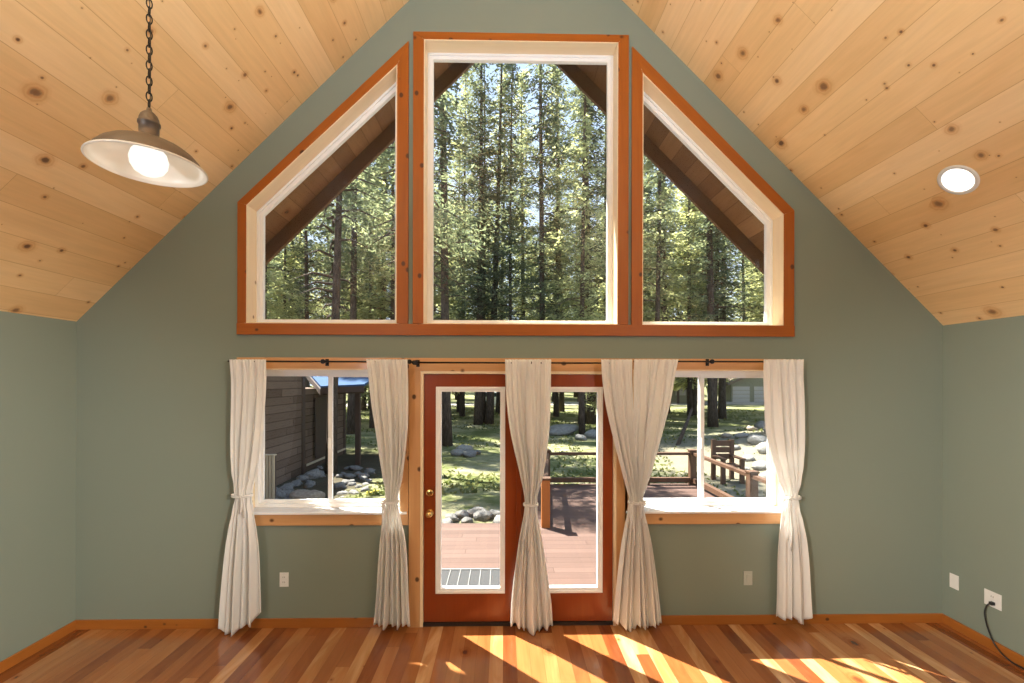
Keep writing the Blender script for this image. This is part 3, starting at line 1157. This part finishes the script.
# door mat
x0, x1 = at(425, 571, 4.9).x, at(516, 571, 4.9).x
y0, y1 = YO + .1, atz(470, 570.5, DZ).y
dm = MB().box((x0, y0, DZ), (x1, y1, DZ + .018)).build('doormat', M['mat'], origin=((x0 + x1) / 2, (y0 + y1) / 2, DZ))
tag(dm, 'dark grey ribbed doormat on the deck outside the left door', 'doormat')
for k in range(9):
    xx = x0 + (x1 - x0) * (k + .5) / 9
    MB().box((xx - .005, y0 + .02, DZ + .016), (xx + .005, y1 - .02, DZ + .026)).build('rib', M['matline'], dm)
MB().box((x0, y1 - .03, DZ + .016), (x1, y1, DZ + .026)).build('border', M['matline'], dm)
MB().box((x0, y0 + .3, DZ + .017), (x1, y0 + .308, DZ + .0235)).build('rib', M['matline'], dm)

# railing
xr_ = atz(695, 486, DZ).x
yr_ = 9.05
zt = at(640, 453.6, yr_).z
xf = at(545.5, 524, 6.45).x
yf = 6.45
rail = empty('deck_railing', (xr_, yr_, DZ), 'dark two rail wooden railing around the far part of the deck', 'railing')


def post(x, y, mat, w=.075, top=None, label=None, parent=rail):
    tp = zt + .05 if top is None else top
    p = MB().box((x - w / 2, y - w / 2, DZ), (x + w / 2, y + w / 2, tp)).build('post', M[mat], parent, bevel=.006)
    MB().box((x - w / 2 - .012, y - w / 2 - .012, tp), (x + w / 2 + .012, y + w / 2 + .012, tp + .03)).build('post_cap', M['rail'], p, bevel=.004)
    if label:
        p['label'] = label
    return p


xc = xf - .03 + .05
post(xf, yf, 'post', .12, label='orange stained end post')
post(xc + .25, yr_, 'rail', .12)
post(xr_, yr_, 'rail', .13)
post(xr_ + .02, 6.9, 'rail', .13)
post(xr_ + .02, 4.9, 'rail', .13)
post((xc + .25 + xr_) / 2 + .55, yr_, 'rail', .09, zt - .03)


def bar(a, b, w, h):
    a, b = Vector(a), Vector(b)
    d = (b - a).normalized()
    s = Vector((-d.y, d.x, 0)) * w / 2
    up = Vector((0, 0, h / 2))
    return MB().add([a - s - up, a + s - up, a + s + up, a - s + up, b - s - up, b + s - up, b + s + up, b - s + up],
                    [(0, 1, 2, 3), (7, 6, 5, 4), (0, 4, 5, 1), (1, 5, 6, 2), (2, 6, 7, 3), (3, 7, 4, 0)])


for zz, hh in ((zt, .05), (DZ + .10, .09)):
    bar((xc + .25, yr_, zz), (xr_, yr_, zz), .09, hh).build('rail', M['rail'], rail)
    bar((xr_ + .02, yr_, zz), (xr_ + .02, 4.4, zz), .09, hh).build('rail', M['rail'], rail)
    bar((xf, yf, zz), (xc + .25, yr_, zz), .07, hh).build('rail', M['rail'], rail)

# left wing of the house
wing = empty('house_wing', (-5.6, 12.9, GZ), 'dark brown sided building wing outside the lower left window with blue roof', 'building')
XS = -5.62
MB().box((XS, 5.2, GZ - .2), (XS - 2.4, 12.75, 3.4)).build('wall', M['siding'], wing)
MB().box((XS - .06, 12.75, GZ - .2), (XS - 2.4, 16.2, 1.78)).build('wall', M['siding'], wing)
MB().box((XS + .03, 12.62, GZ - .2), (XS - .1, 12.80, 3.2)).build('corner_board', M['siding_trim'], wing)
MB().box((XS - .03, 16.08, GZ - .2), (XS - .14, 16.24, 1.78)).build('corner_board', M['siding_trim'], wing)
MB().box((XS + .02, 8.9, GZ - .2), (XS - .02, 9.05, 3.2)).build('corner_board', M['siding_trim'], wing)
# porch roof: eave towards the house, rising away from it
RA, RB = at(321, 388.5, 13.1), at(364, 386.5, 13.1)
RC, RD = Vector((RB.x + .1, 17.6, RB.z + .95)), Vector((RA.x - 2.7, 17.6, RA.z + .95))
up_ = Vector((0, 0, .07))
rf = MB()
rf.add([RA, RB, RC, RD, RA + up_, RB + up_, RC + up_, RD + up_], [(3, 2, 1, 0), (4, 5, 6, 7), (0, 1, 5, 4), (1, 2, 6, 5), (2, 3, 7, 6), (3, 0, 4, 7)])
ro = rf.build('roof', M['blue_roof'], wing)
fb = MB()
dn = Vector((0, 0, -.17))
yo_ = Vector((0, -.03, .02))
fb.add([RA + yo_, RB + yo_, RB + dn + yo_, RA + dn + yo_, RA - yo_, RB - yo_, RB + dn - yo_, RA + dn - yo_], [(0, 1, 2, 3), (7, 6, 5, 4), (0, 4, 5, 1), (1, 5, 6, 2), (2, 6, 7, 3), (3, 7, 4, 0)])
xo_ = Vector((.025, 0, .02))
fb.add([RA + xo_, RD + xo_, RD + dn + xo_, RA + dn + xo_, RA - xo_, RD - xo_, RD + dn - xo_, RA + dn - xo_], [(0, 1, 2, 3), (7, 6, 5, 4), (0, 4, 5, 1), (1, 5, 6, 2), (2, 6, 7, 3), (3, 7, 4, 0)])
fb.build('fascia', M['siding_trim'], ro)
pp1 = atz(358, 465, GZ)
MB().box((pp1.x - .07, pp1.y - .07, GZ - .1), (pp1.x + .07, pp1.y + .07, 1.95)).build('porch_post', M['siding_trim'], wing)
MB().box((XS + .01, 12.9, GZ + .18), (XS + .035, 16.0, GZ + .24)).build('sill_board', M['pale_slats'], wing)
MB().box((XS, 13.5, GZ + .3), (XS + .03, 14.6, 1.5)).build('side_door', M['siding_trim'], wing)

# pale slatted box against the wing
sx = at(269, 475, 9.3)
cb = empty('slatted_box', (sx.x, 9.3, GZ), 'pale upright slatted wooden box against the dark wing', 'crate')
w = .14
zs = at(270, 456, 9.2).z
for k in range(5):
    xk = sx.x - .12 + .06 * k
    MB().box((xk - .022, 9.22, GZ + .05), (xk + .022, 9.25, zs)).build('slat', M['pale_slats'], cb)
MB().box((sx.x - .135, 9.25, GZ), (sx.x + .135, 9.32, zs - .02)).build('box_body', M['siding_trim'], cb)
MB().box((sx.x - .145, 9.21, zs), (sx.x + .145, 9.33, zs + .02)).build('lid', M['pale_slats'], cb)


# ------------------------------------------------------------------ rocks
def rockmesh(name, seed, mat, n=14, m=9):
    rnd = Vector((seed * 7.3, seed * 3.1, seed * 5.7))
    b = MB().ball((0, 0, 0), 1.0, n, m)
    for i, p in enumerate(b.v):
        q = p.normalized()
        k = 1 + .38 * noise.noise(q * 1.5 + rnd) + .16 * noise.noise(q * 3.6 + rnd)
        b.v[i] = Vector((q.x * k, q.y * k * .9, q.z * k * .68))
    o = b.build(name, mat, None, smooth=True)
    return o


RK = [rockmesh('rock', 1, M['rock']), rockmesh('rock', 2, M['rock']), rockmesh('rock', 3, M['rock']),
      rockmesh('boulder', 4, M['rock_tan']), rockmesh('boulder', 5, M['rock_white'])]
used = set()


def rock(k, x, y, r, label, group, z=None, rz=None):
    o = RK[k]
    if k in used:
        o = o.copy()
        COL.objects.link(o)
    used.add(k)
    o.location = (x, y, (gz(x, y) if z is None else z) + r * .3)
    o.scale = (r * random.uniform(.9, 1.25), r, r * random.uniform(.7, 1.0))
    o.rotation_euler = (random.uniform(-.2, .2), random.uniform(-.2, .2), random.uniform(0, 6.28) if rz is None else rz)
    tag(o, label, 'rock', group)
    return o


p = atz(308, 502, GZ)
rock(3, p.x, p.y, .34, 'large tan boulder low in the left pane of the lower left window', None)
for (px, py, r) in ((270, 503, .26), (279, 497, .25), (287, 490, .24), (296, 486, .22), (303, 481, .24), (290, 500, .2), (313, 478, .34), (320, 476, .2),
                    (299, 494, .18), (309, 487, .17), (276, 508, .2), (264, 500, .22), (284, 508, .17)):
    p = atz(px, py, GZ)
    rock(random.randrange(3), p.x, p.y, r * .68, 'grey rock in the rock border along the dark wing', 'rocks along the dark wing')
for (px, py, r) in ((340, 488, .24), (346, 484, .2), (352, 486, .17), (350, 478, .22), (358, 476, .2), (364, 480, .18), (343, 496, .2), (356, 470, .26),
                    (370, 474, .24), (347, 470, .18), (366, 487, .15)):
    p = atz(px, py, GZ)
    rock(random.randrange(3), p.x, p.y, r * .62, 'grey rock scattered on dark soil in front of the porch post', 'rocks by the porch post')
for (px, py, r) in ((452, 516, .17), (462, 513, .19), (473, 511, .16), (483, 514, .2), (494, 512, .18), (447, 520, .14), (479, 507, .13), (467, 518, .14), (500, 518, .16)):
    p = atz(px, py, GZ + .48)
    rock(random.randrange(3), p.x, p.y, r * .75, 'small grey rock piled along the deck edge outside the left door', 'rocks at the deck edge')
for (px, py, r) in ((458, 455, .26), (464, 453, .34), (470, 456, .24), (475, 454, .2)):
    p = atz(px, py, GZ)
    rock(4 if r > .25 else 2, p.x, p.y, r, 'pale stone in the small heap on the lawn beyond the left door', 'stone heap on the lawn')
p = atz(561, 434, GZ)
rock(4, p.x, p.y, .75, 'largest pale boulder on the lawn seen through the right door', None, rz=.2).scale = (.82, .6, .42)
p = atz(581, 440, GZ)
rock(4, p.x, p.y, .3, 'small pale rock right of the largest boulder on the lawn', None)
p = atz(595, 437, GZ)
rock(4, p.x, p.y, .42, 'pale rock at the right edge of the right door glass', None)
for (px, py, r) in ((764, 424, .5), (757, 446, .3), (741, 440, .22), (768, 452, .34), (748, 455, .2), (762, 462, .26), (735, 447, .18), (772, 440, .3), (726, 438, .2), (770, 470, .22), (752, 434, .24), (745, 462, .16)):
    p = atz(px, py, GZ + .35)
    rock(4 if random.random() < .6 else 3, p.x, p.y, r, 'pale stone on the dry bank beyond the right railing', 'stones on the dry bank')

random.seed(21)
for k in range(26):
    px, py = random.uniform(266, 322), random.uniform(-8, 12)
    p = atz(px, 505 - (px - 264) * .52 + py, GZ)
    if p.x > XS + .15:
        rock(random.randrange(3), p.x, p.y, random.uniform(.06, .13), 'grey rock in the rock border along the dark wing', 'rocks along the dark wing')
for k in range(18):
    p = atz(random.uniform(338, 372), random.uniform(470, 502), GZ)
    rock(random.randrange(3), p.x, p.y, random.uniform(.05, .12), 'grey rock scattered on dark soil in front of the porch post', 'rocks by the porch post')
# yellow flowering plant outside the right pane of the lower left window
p = atz(373, 508, GZ)
fp = empty('flowering_plant', (p.x, p.y, gz(p.x, p.y)), 'small plant with yellow flowers outside the lower left window', 'plant')
lv, fw = MB(), MB()
for k in range(45):
    a, t = random.uniform(0, 6.28), random.uniform(.1, .34)
    r = random.uniform(.03, .2)
    c = Vector((p.x + r * math.cos(a), p.y + r * math.sin(a), GZ + t * random.uniform(.3, 1)))
    d = Vector((math.cos(a), math.sin(a), random.uniform(.1, .9))).normalized() * .1
    s = Vector((-math.sin(a), math.cos(a), 0)) * .025
    lv.add([c - d, c + s, c + d, c - s], [(0, 1, 2, 3)])
    lv.add([(p.x, p.y, GZ), (p.x + .006, p.y, GZ), c], [(0, 1, 2)])
lv.build('leaves', M['grassblade'], fp)
for k in range(9):
    a, r = random.uniform(0, 6.28), random.uniform(0, .18)
    fw = MB().ball((p.x + r * math.cos(a), p.y + r * math.sin(a), GZ + random.uniform(.2, .38)), .026, 8, 6, (1, 1, .6))
    fw.build('blossom', M['yellow'], fp, smooth=True)

# dark wooden bench beyond the right railing
p = atz(727, 481, GZ + .05)
bn = empty('wooden_bench', (p.x, p.y, gz(p.x, p.y)), 'dark wooden bench with slatted back beyond the right deck railing', 'bench')
bz = gz(p.x, p.y)
sc_ = .42 * p.y / 11
for k in range(3):
    MB().box((p.x - .6 * sc_, p.y - .3 + .17 * k, bz + .42), (p.x + .6 * sc_, p.y - .16 + .17 * k, bz + .46)).build('seat_board', M['rail'], bn)
for k in range(3):
    MB().box((p.x - .6 * sc_, p.y + .22, bz + .55 + .17 * k), (p.x + .6 * sc_, p.y + .25, bz + .69 + .17 * k)).build('back_slat', M['rail'], bn)
for sx_ in (-1, 1):
    for yy, tt in ((-.28, .62), (.24, 1.06)):
        MB().box((p.x + sx_ * .55 * sc_ - .05, p.y + yy - .04, bz - .05), (p.x + sx_ * .55 * sc_ + .05, p.y + yy + .04, bz + tt)).build('leg', M['rail'], bn)
    MB().box((p.x + sx_ * .55 * sc_ - .06, p.y - .36, bz + .62), (p.x + sx_ * .55 * sc_ + .06, p.y + .26, bz + .66)).build('armrest', M['rail'], bn)

# leaning pole on the lawn
a, b = atz(677, 447, GZ), at(692, 409, 19)
lp = MB().tube([a, a.lerp(b, .5) + Vector((.03, 0, .05)), b], [.09, .075, .05], 8).build('leaning_pole', M['bark'], origin=a, smooth=True)
tag(lp, 'dark leaning pole on the lawn in the left pane of the lower right window', 'pole')

# garage
gp = atz(745, 403.5, GZ)
gy_ = 58.0
ga = at(731, 400, gy_).x
gb = at(800, 400, gy_).x
gr = empty('garage', ((ga + gb) / 2, gy_, GZ), 'olive garage with two pale doors far beyond the lower right window', 'building')
gzz = gz((ga + gb) / 2, gy_)
zt1, zt2 = at(745, 383, gy_).z, at(770, 368, gy_).z
MB().slab([(ga, gzz - .5), (gb, gzz - .5), (gb, zt1 + .1), ((ga + gb) / 2, zt2), (ga, zt1)], gy_, gy_ + 7).build('wall', M['olive_wall'], gr)
for c0_, c1_ in ((732.5, 749.5), (754, 772)):
    xa, xb = at(c0_, 400, gy_).x, at(c1_, 400, gy_).x
    zz = at(740, 386.5, gy_).z
    dd = MB().box((xa, gy_ - .05, gzz), (xb, gy_ + .02, zz)).build('garage_door', M['garage_door'], gr)
    for k in range(1, 4):
        MB().box((xa, gy_ - .07, gzz + (zz - gzz) * k / 4 - .02), (xb, gy_ - .04, gzz + (zz - gzz) * k / 4 + .02)).build('door_seam', M['olive_wall'], dd)
xm_ = (ga + gb) / 2
for s in (-1, 1):
    xe = xm_ + s * (gb - ga) * .58
    MB().slab([(xe, zt1 - .35), (xm_, zt2), (xm_, zt2 + .25), (xe, zt1 - .1)], gy_ - .6, gy_ + 7.4).build('roof', M['roof_dark'], gr)

# neighbouring cabin behind the left pane of the lower right window
hy = 54.0
ha, hb = at(664, 395, hy).x, at(700, 395, hy).x
cbn = empty('cabin', ((ha + hb) / 2, hy, GZ), 'small far cabin with porch posts seen in the left pane of the lower right window', 'building')
hz = gz((ha + hb) / 2, hy)
MB().box((ha, hy, hz - .4), (hb, hy + 5, hz + 2.9)).build('wall', M['olive_wall'], cbn)
MB().slab([(ha - .8, hz + 2.7), (hb + .8, hz + 2.7), ((ha + hb) / 2 + .4, hz + 4.3), ((ha + hb) / 2 - .4, hz + 4.3)], hy - 2.2, hy + 5.5).build('roof', M['roof_dark'], cbn)
for c_ in (668, 678, 688, 697):
    x_ = at(c_, 395, hy - 2).x
    MB().box((x_ - .12, hy - 2.1, hz - .3), (x_ + .12, hy - 1.9, hz + 2.8)).build('porch_post', M['siding_trim'], cbn)
xw = at(683, 395, hy).x
MB().box((xw - .9, hy - .05, hz + .9), (xw + .3, hy + .02, hz + 2.1)).build('window', M['garage_door'], cbn)

# parked car beyond the trees
cy_ = 46.0
cxx = at(498, 397, cy_).x
cz = gz(cxx, cy_)
car = empty('parked_car', (cxx, cy_, cz), 'pale blue white car parked beyond the trees behind the left door', 'car')
prof = [(-2.2, .35), (2.2, .35), (2.25, .8), (1.5, .98), (.95, 1.0), (.5, 1.5), (-1.3, 1.55), (-1.9, 1.05), (-2.25, .95)]
MB().slab([(cxx + a_, cz + b_) for a_, b_ in prof], cy_ - .85, cy_ + .85).build('body', M['car_white'], car, bevel=.06)
MB().slab([(cxx + a_, cz + b_) for a_, b_ in [(-1.6, 1.05), (.75, 1.05), (.42, 1.42), (-1.2, 1.46)]], cy_ - .87, cy_ + .87).build('window', M['car_glass'], car)
for a_ in (-1.4, 1.4):
    for s in (-.8, .8):
        MB().lathe([(0, -.1), (.33, -.1), (.35, 0), (.33, .1), (0, .1)], (cxx + a_, cy_ + s, cz + .35), 20, 'y').build('wheel', M['tyre'], car, smooth=True)

# ------------------------------------------------------------------ trees
SUN = Vector((-.155, .152, .33)).normalized()      # towards the sun


def branchy(seed, h, zb, R, dens, leaf, nn=12):
    """needle sprays of one crown"""
    rnd = random.Random(seed)
    lf = MB()
    lv, lfc = lf.v, lf.f
    zz = zb
    while zz < h - .15:
        q = (zz - zb) / (h - zb)
        Rz = R * (max(.04, (1 - q)) ** .75) * (.55 + .45 * min(1, q / .12))
        for b in range(rnd.choice((2, 3, 3, 4))):
            if rnd.random() > dens:
                continue
            a = rnd.uniform(0, 2 * PI)
            Lb = Rz * rnd.uniform(.55, 1.1)
            droop = rnd.uniform(.05, .38) * (1.2 - q)
            ns = max(2, int(Lb / .26))
            dirv = Vector((math.cos(a), math.sin(a), 0))
            side = Vector((-math.sin(a), math.cos(a), 0))
            for k in range(ns):
                t = (k + .7) / ns
                c0 = dirv * (Lb * t) + Vector((0, 0, zz - droop * Lb * t * t + .12 * Lb * t))
                for e in range(nn):
                    c = c0 + Vector((rnd.gauss(0, .16), rnd.gauss(0, .16), rnd.gauss(0, .11)))
                    d_ = (dirv * rnd.uniform(.2, 1) + side * rnd.uniform(-1, 1) + Vector((0, 0, rnd.uniform(-.55, .25)))).normalized()
                    w_ = d_.cross(Vector((rnd.gauss(0, .5), rnd.gauss(0, .5), 1))).normalized()
                    l_ = leaf * rnd.uniform(.7, 1.5)
                    ww = l_ * rnd.uniform(.12, .22)
                    n0 = len(lv)
                    lv += [c, c + d_ * l_ * .5 + w_ * ww, c + d_ * l_, c + d_ * l_ * .5 - w_ * ww]
                    lfc.append((n0, n0 + 1, n0 + 2, n0 + 3))
        zz += .26
    return lf


def branches(seed, h, zb, R, n=46, br=.035):
    rnd = random.Random(seed + 99)
    m = MB()
    for k in range(n):
        z_ = zb * .55 + (h - zb * .55) * (k + rnd.random()) / n
        q = max(0, (z_ - zb) / (h - zb))
        Lb = R * max(.08, 1 - q) ** .8 * rnd.uniform(.5, .95) * (1 if z_ > zb else .5)
        a = rnd.uniform(0, 2 * PI)
        dv = Vector((math.cos(a), math.sin(a), 0))
        c = Vector((0, 0, z_))
        m.tube([c, c + dv * Lb * .5 + Vector((0, 0, .03)), c + dv * Lb + Vector((0, 0, -.22 * Lb))], [br, br * .65, .006], 5, caps=False)
    return m


def trunkmesh(h, r, lean, seed):
    rnd = random.Random(seed)
    pts, rs = [], []
    for k in range(13):
        t = k / 12
        pts.append((lean * t * h + .10 * math.sin(3 * t + seed), .08 * math.sin(2.3 * t + seed * 2) - .08 * math.sin(seed * 2), -.2 + (h + .2) * t))
        rs.append(max(.015, r * (1.25 if k == 0 else 1) * (1 - .9 * t ** 1.15)))
    x0 = pts[0][0]
    pts = [(p[0] - x0, p[1], p[2]) for p in pts]
    return MB().tube(pts, rs, 10)


PROTO = []
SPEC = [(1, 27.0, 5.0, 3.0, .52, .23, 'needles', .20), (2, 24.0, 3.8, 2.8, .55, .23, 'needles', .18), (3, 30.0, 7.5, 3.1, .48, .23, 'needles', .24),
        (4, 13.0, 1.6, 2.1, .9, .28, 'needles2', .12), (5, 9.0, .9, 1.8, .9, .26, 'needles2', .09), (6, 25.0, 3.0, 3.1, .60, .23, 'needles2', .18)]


def make_tree(i):
    seed, h, zb, R, dens, leaf, nm, tr = SPEC[i]
    root = empty('conifer_tree', (0, 0, 0))
    tk = trunkmesh(h, tr, 0, seed)
    br = branches(seed, h, zb, R)
    tk.add(br.v, br.f)
    tk.build('trunk', M['bark'], root, smooth=True)
    branchy(seed, h, zb, R, dens, leaf).build('foliage', M[nm], root)
    return root


PROTO = [None] * len(SPEC)


def tree(i, x, y, s=1.0, label='', group=None, rz=None):
    if PROTO[i] is None:
        PROTO[i] = make_tree(i)
        o = PROTO[i]
    else:
        o = copy_tree(PROTO[i])
    o.location = (x, y, gz(x, y) - .05)
    o.scale = (s, s, s)
    o.rotation_euler = (random.uniform(-.015, .015), random.uniform(-.015, .015), random.uniform(0, 6.28) if rz is None else rz)
    return tag(o, label, 'tree', group)


def own_tree(px, y, r, h, zb, R, label, lean=0, seed=0, nm='needles', dens=.75):
    """a tree whose trunk the photo shows: own trunk, own crown"""
    x = at(px, 430, y).x
    root = empty('conifer_tree', (x, y, gz(x, y)), label, 'tree')
    base = Vector((x, y, gz(x, y)))
    tk = trunkmesh(h, r, lean, seed)
    tk.v = [p + base for p in tk.v]
    br = branches(seed, h, zb, R, 60, .045 if y < 14 else .035)
    br.v = [p + base + Vector((lean * p.z, 0, 0)) for p in br.v]
    tk.add(br.v, br.f)
    tk.build('trunk', M['bark'], root, smooth=True)
    lf = branchy(seed, h, zb, R, dens, .145 if y < 14 else .20, 22 if y < 14 else 13)
    lf.v = [p + base + Vector((lean * p.z, 0, 0)) for p in lf.v]
    lf.build('foliage', M[nm], root)
    return root


own_tree(447, 18.2, .20, 24, 6.2, 2.9, 'nearest dark trunk at the left edge of the left door glass', -.02, 11)
own_tree(478, 27, .24, 26, 6.0, 2.4, 'upright trunk in the middle of the left door glass', 0, 12)
own_tree(489, 27.5, .25, 25, 6.5, 2.2, 'leaning trunk in the right half of the left door glass', .035, 13)
own_tree(591, 27, .25, 26, 5.0, 2.3, 'thick trunk at the right of the right door glass', -.015, 14)
own_tree(608, 31, .24, 25, 5.5, 2.3, 'trunk just right of the thick one in the right door glass', 0, 15)
own_tree(713, 25.5, .25, 25, 5.2, 2.5, 'dark trunk in the upper right window, foot behind the lower right window bar', -.012, 16)
own_tree(722, 31, .25, 24, 6.5, 2.0, 'slim second trunk right of the bar in the lower right window', 0, 17)
own_tree(331, 12.8, .15, 14, 7.3, 2.4, 'thickest dark trunk in the upper left window', .006, 18)
own_tree(351, 22, .19, 25, 6.5, 2.3, 'trunk right of the thickest one in the upper left window', .004, 19)
own_tree(307, 23, .13, 21, 6.0, 1.9, 'thin trunk left of the thickest one in the upper left window', 0, 20)
own_tree(543, 24, .18, 28, 5.8, 2.6, 'tall straight trunk right of the middle of the upper center window', 0, 21)
own_tree(511, 26, .13, 22, 4.8, 2.2, 'thin trunk left of the middle of the upper center window', .003, 22)
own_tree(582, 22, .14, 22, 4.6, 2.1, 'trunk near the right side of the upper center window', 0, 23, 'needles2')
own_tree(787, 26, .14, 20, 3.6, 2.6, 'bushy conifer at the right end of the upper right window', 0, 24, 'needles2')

own_tree(419, 12.6, .16, 13.5, 6.3, 2.4, 'near conifer with dark limbs across the left side of the upper center window', 0, 31, 'needles', .5)

rng = random.Random(5)
placed = []
FOREST = 'tall conifer in the dense forest seen through the upper windows'
tries = 0
rows = [(27, 34, 13), (34, 46, 20), (56, 70, 20), (70, 95, 24)]
for (ya, yb_, cnt) in rows:
    n_ = 0
    tries = 0
    while n_ < cnt and tries < 900:
        tries += 1
        y = rng.uniform(ya, yb_)
        x = rng.uniform(-.74, .74) * y
        if 45 < y < 55:
            continue
        if any((x - a) ** 2 + (y - b) ** 2 < (2.4 if y < 50 else 2.8) ** 2 for a, b in placed):
            continue
        px = CX + FOC * (x / y - .0185)
        if y < 60 and 722 < px < 780:
            continue
        if y < 60 and 655 < px < 700 and rng.random() < .6:
            continue
        i = rng.choice((0, 1, 2, 5, 5, 3, 1)) if y > 33 else rng.choice((0, 1, 5, 2))
        placed.append((x, y))
        random.seed(int(x * 100 + y * 977))
        tree(i, x, y, rng.uniform(.85, 1.15) * (1.0 if y < 60 else 1.15), FOREST, 'conifers of the forest beyond the lawn')
        n_ += 1
# nearer young growth at the sides, clear of the lawn
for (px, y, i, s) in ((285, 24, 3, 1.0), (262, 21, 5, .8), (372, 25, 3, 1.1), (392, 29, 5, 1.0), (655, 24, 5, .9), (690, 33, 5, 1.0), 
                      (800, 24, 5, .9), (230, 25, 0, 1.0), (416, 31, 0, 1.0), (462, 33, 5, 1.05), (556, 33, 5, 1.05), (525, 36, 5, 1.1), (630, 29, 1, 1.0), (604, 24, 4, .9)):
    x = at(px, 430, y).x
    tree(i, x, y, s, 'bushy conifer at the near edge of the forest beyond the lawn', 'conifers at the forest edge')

rng = random.Random(17)
for (ya, yb_, cnt, sca, xa, xb) in ((34, 44, 13, 1.35, 235, 800), (57, 66, 18, 1.8, 235, 800), (64, 80, 9, 2.2, 715, 800)):
    n_ = 0
    for _ in range(600):
        if n_ >= cnt:
            break
        y = rng.uniform(ya, yb_)
        px = rng.uniform(xa, xb)
        if y < 64 and 718 < px < 782:
            continue
        x = at(px, 430, y).x
        if any((x - a) ** 2 + (y - b) ** 2 < 1.9 ** 2 for a, b in placed):
            continue
        placed.append((x, y))
        random.seed(int(x * 100 + y * 977))
        tree(3, x, y, sca * rng.uniform(.85, 1.15), 'pale bushy conifer filling the low part of the forest beyond the lawn', 'bushy conifers low in the forest')
        n_ += 1

# tufts of grass on the lawn
random.seed(3)
gt = MB()
for k in range(15000):
    y = 6.8 + 34 * random.random() ** 1.6
    x = random.uniform(-.55, .75) * y
    if (.1 < x < 4.1 and y < 9.3) or (x < XS + .8 and y < 18):
        continue
    if x > 5.6 and y < 18 and random.random() < .75:
        continue
    if noise.noise((x * .35, y * .35, 1.7)) < -.12:
        continue
    z_ = gz(x, y)
    hgt = random.uniform(.03, .09) * (1 + y * .012)
    a = random.uniform(0, PI)
    w_ = random.uniform(.02, .05) * (1 + y * .03)
    u_ = Vector((math.cos(a) * w_, math.sin(a) * w_, 0))
    c = Vector((x, y, z_ - .01))
    tip = c + Vector((random.gauss(0, .06), random.gauss(0, .06), hgt))
    gt.v += [c - u_, c + u_, tip + u_ * .2, tip - u_ * .2]
    n0 = len(gt.v) - 4
    gt.f.append((n0, n0 + 1, n0 + 2, n0 + 3))
me = bpy.data.meshes.new('grass')
me.from_pydata([tuple(v) for v in gt.v], [], gt.f)
me.materials.append(M['grassblade'])
go = bpy.data.objects.new('grass', me)
COL.objects.link(go)
tag(go, 'short grass growing over the sunlit lawn', 'grass', None, 'stuff')

# ------------------------------------------------------------------ light
w = bpy.data.worlds.new('sky')
sc.world = w
w.use_nodes = True
nt = w.node_tree
nt.nodes.clear()
wo = nt.nodes.new('ShaderNodeOutputWorld')
bg = nt.nodes.new('ShaderNodeBackground')
tc = nt.nodes.new('ShaderNodeTexCoord')
sp = nt.nodes.new('ShaderNodeSeparateXYZ')
rp_ = nt.nodes.new('ShaderNodeValToRGB')
rp_.color_ramp.elements[0].position = 0.0
rp_.color_ramp.elements[0].color = (.76, .86, 1.0, 1)
rp_.color_ramp.elements[1].position = .9
rp_.color_ramp.elements[1].color = (.42, .62, 1.0, 1)
nt.links.new(tc.outputs['Generated'], sp.inputs[0])
nt.links.new(sp.outputs[2], rp_.inputs[0])
nt.links.new(rp_.outputs[0], bg.inputs[0])
bg.inputs[1].default_value = 1.05
nt.links.new(bg.outputs[0], wo.inputs[0])

sl = bpy.data.lights.new('sun', 'SUN')
sl.energy = 19.0
sl.color = (1, .95, .86)
sl.angle = math.radians(.6)
so_ = bpy.data.objects.new('sun', sl)
so_.rotation_euler = SUN.to_track_quat('Z', 'Y').to_euler()
COL.objects.link(so_)


def lamp_light(name, loc, e, col=(1, .88, .72), r=.1):
    l = bpy.data.lights.new(name, 'POINT')
    l.energy = e
    l.color = col
    l.shadow_soft_size = r
    o = bpy.data.objects.new(name, l)
    o.location = loc
    COL.objects.link(o)
    return o


lamp_light('pendant_glow', (pc.x, PY, pc.z - .12), .5, r=.05)
WH = (.84, .92, 1.0)


def up_light(name, loc, e, size):
    l = bpy.data.lights.new(name, 'AREA')
    l.energy = e
    l.color = WH
    l.shape = 'DISK'
    l.size = size
    o = bpy.data.objects.new(name, l)
    o.location = loc
    o.rotation_euler = (PI, 0, 0)
    COL.objects.link(o)


# unseen fill lights facing up, added to brighten ceiling and walls by bounce
up_light('ceiling_fill', (-1.0, .2, 3.3), 66, .8)
up_light('ceiling_fill', (1.2, .2, 3.3), 66, .8)
up_light('ceiling_fill', (.1, -2.4, 2.5), 60, .8)
lamp_light('side_fill', (-2.1, .1, 2.2), 44, WH)  # this pair: added point fills out of frame, no fixtures, lifting the side walls
lamp_light('side_fill', (2.3, .1, 2.2), 44, WH)


def spot(name, loc, aim, e):
    l = bpy.data.lights.new(name, 'SPOT')
    l.energy = e
    l.color = (1, .96, .88)
    l.spot_size = math.radians(46)
    l.spot_blend = 1.0
    l.shadow_soft_size = .12
    o = bpy.data.objects.new(name, l)
    o.location = loc
    o.rotation_euler = (Vector(aim) - Vector(loc)).to_track_quat('-Z', 'Y').to_euler()
    COL.objects.link(o)


# added spot fills out of frame, no fixtures, to brighten the low side walls
spot('wall_fill_spot', (1.6, -.5, 2.4), (XL, 2.6, .95), 620)
spot('wall_fill_spot', (-1.4, -.5, 2.4), (XR, 2.6, .95), 620)
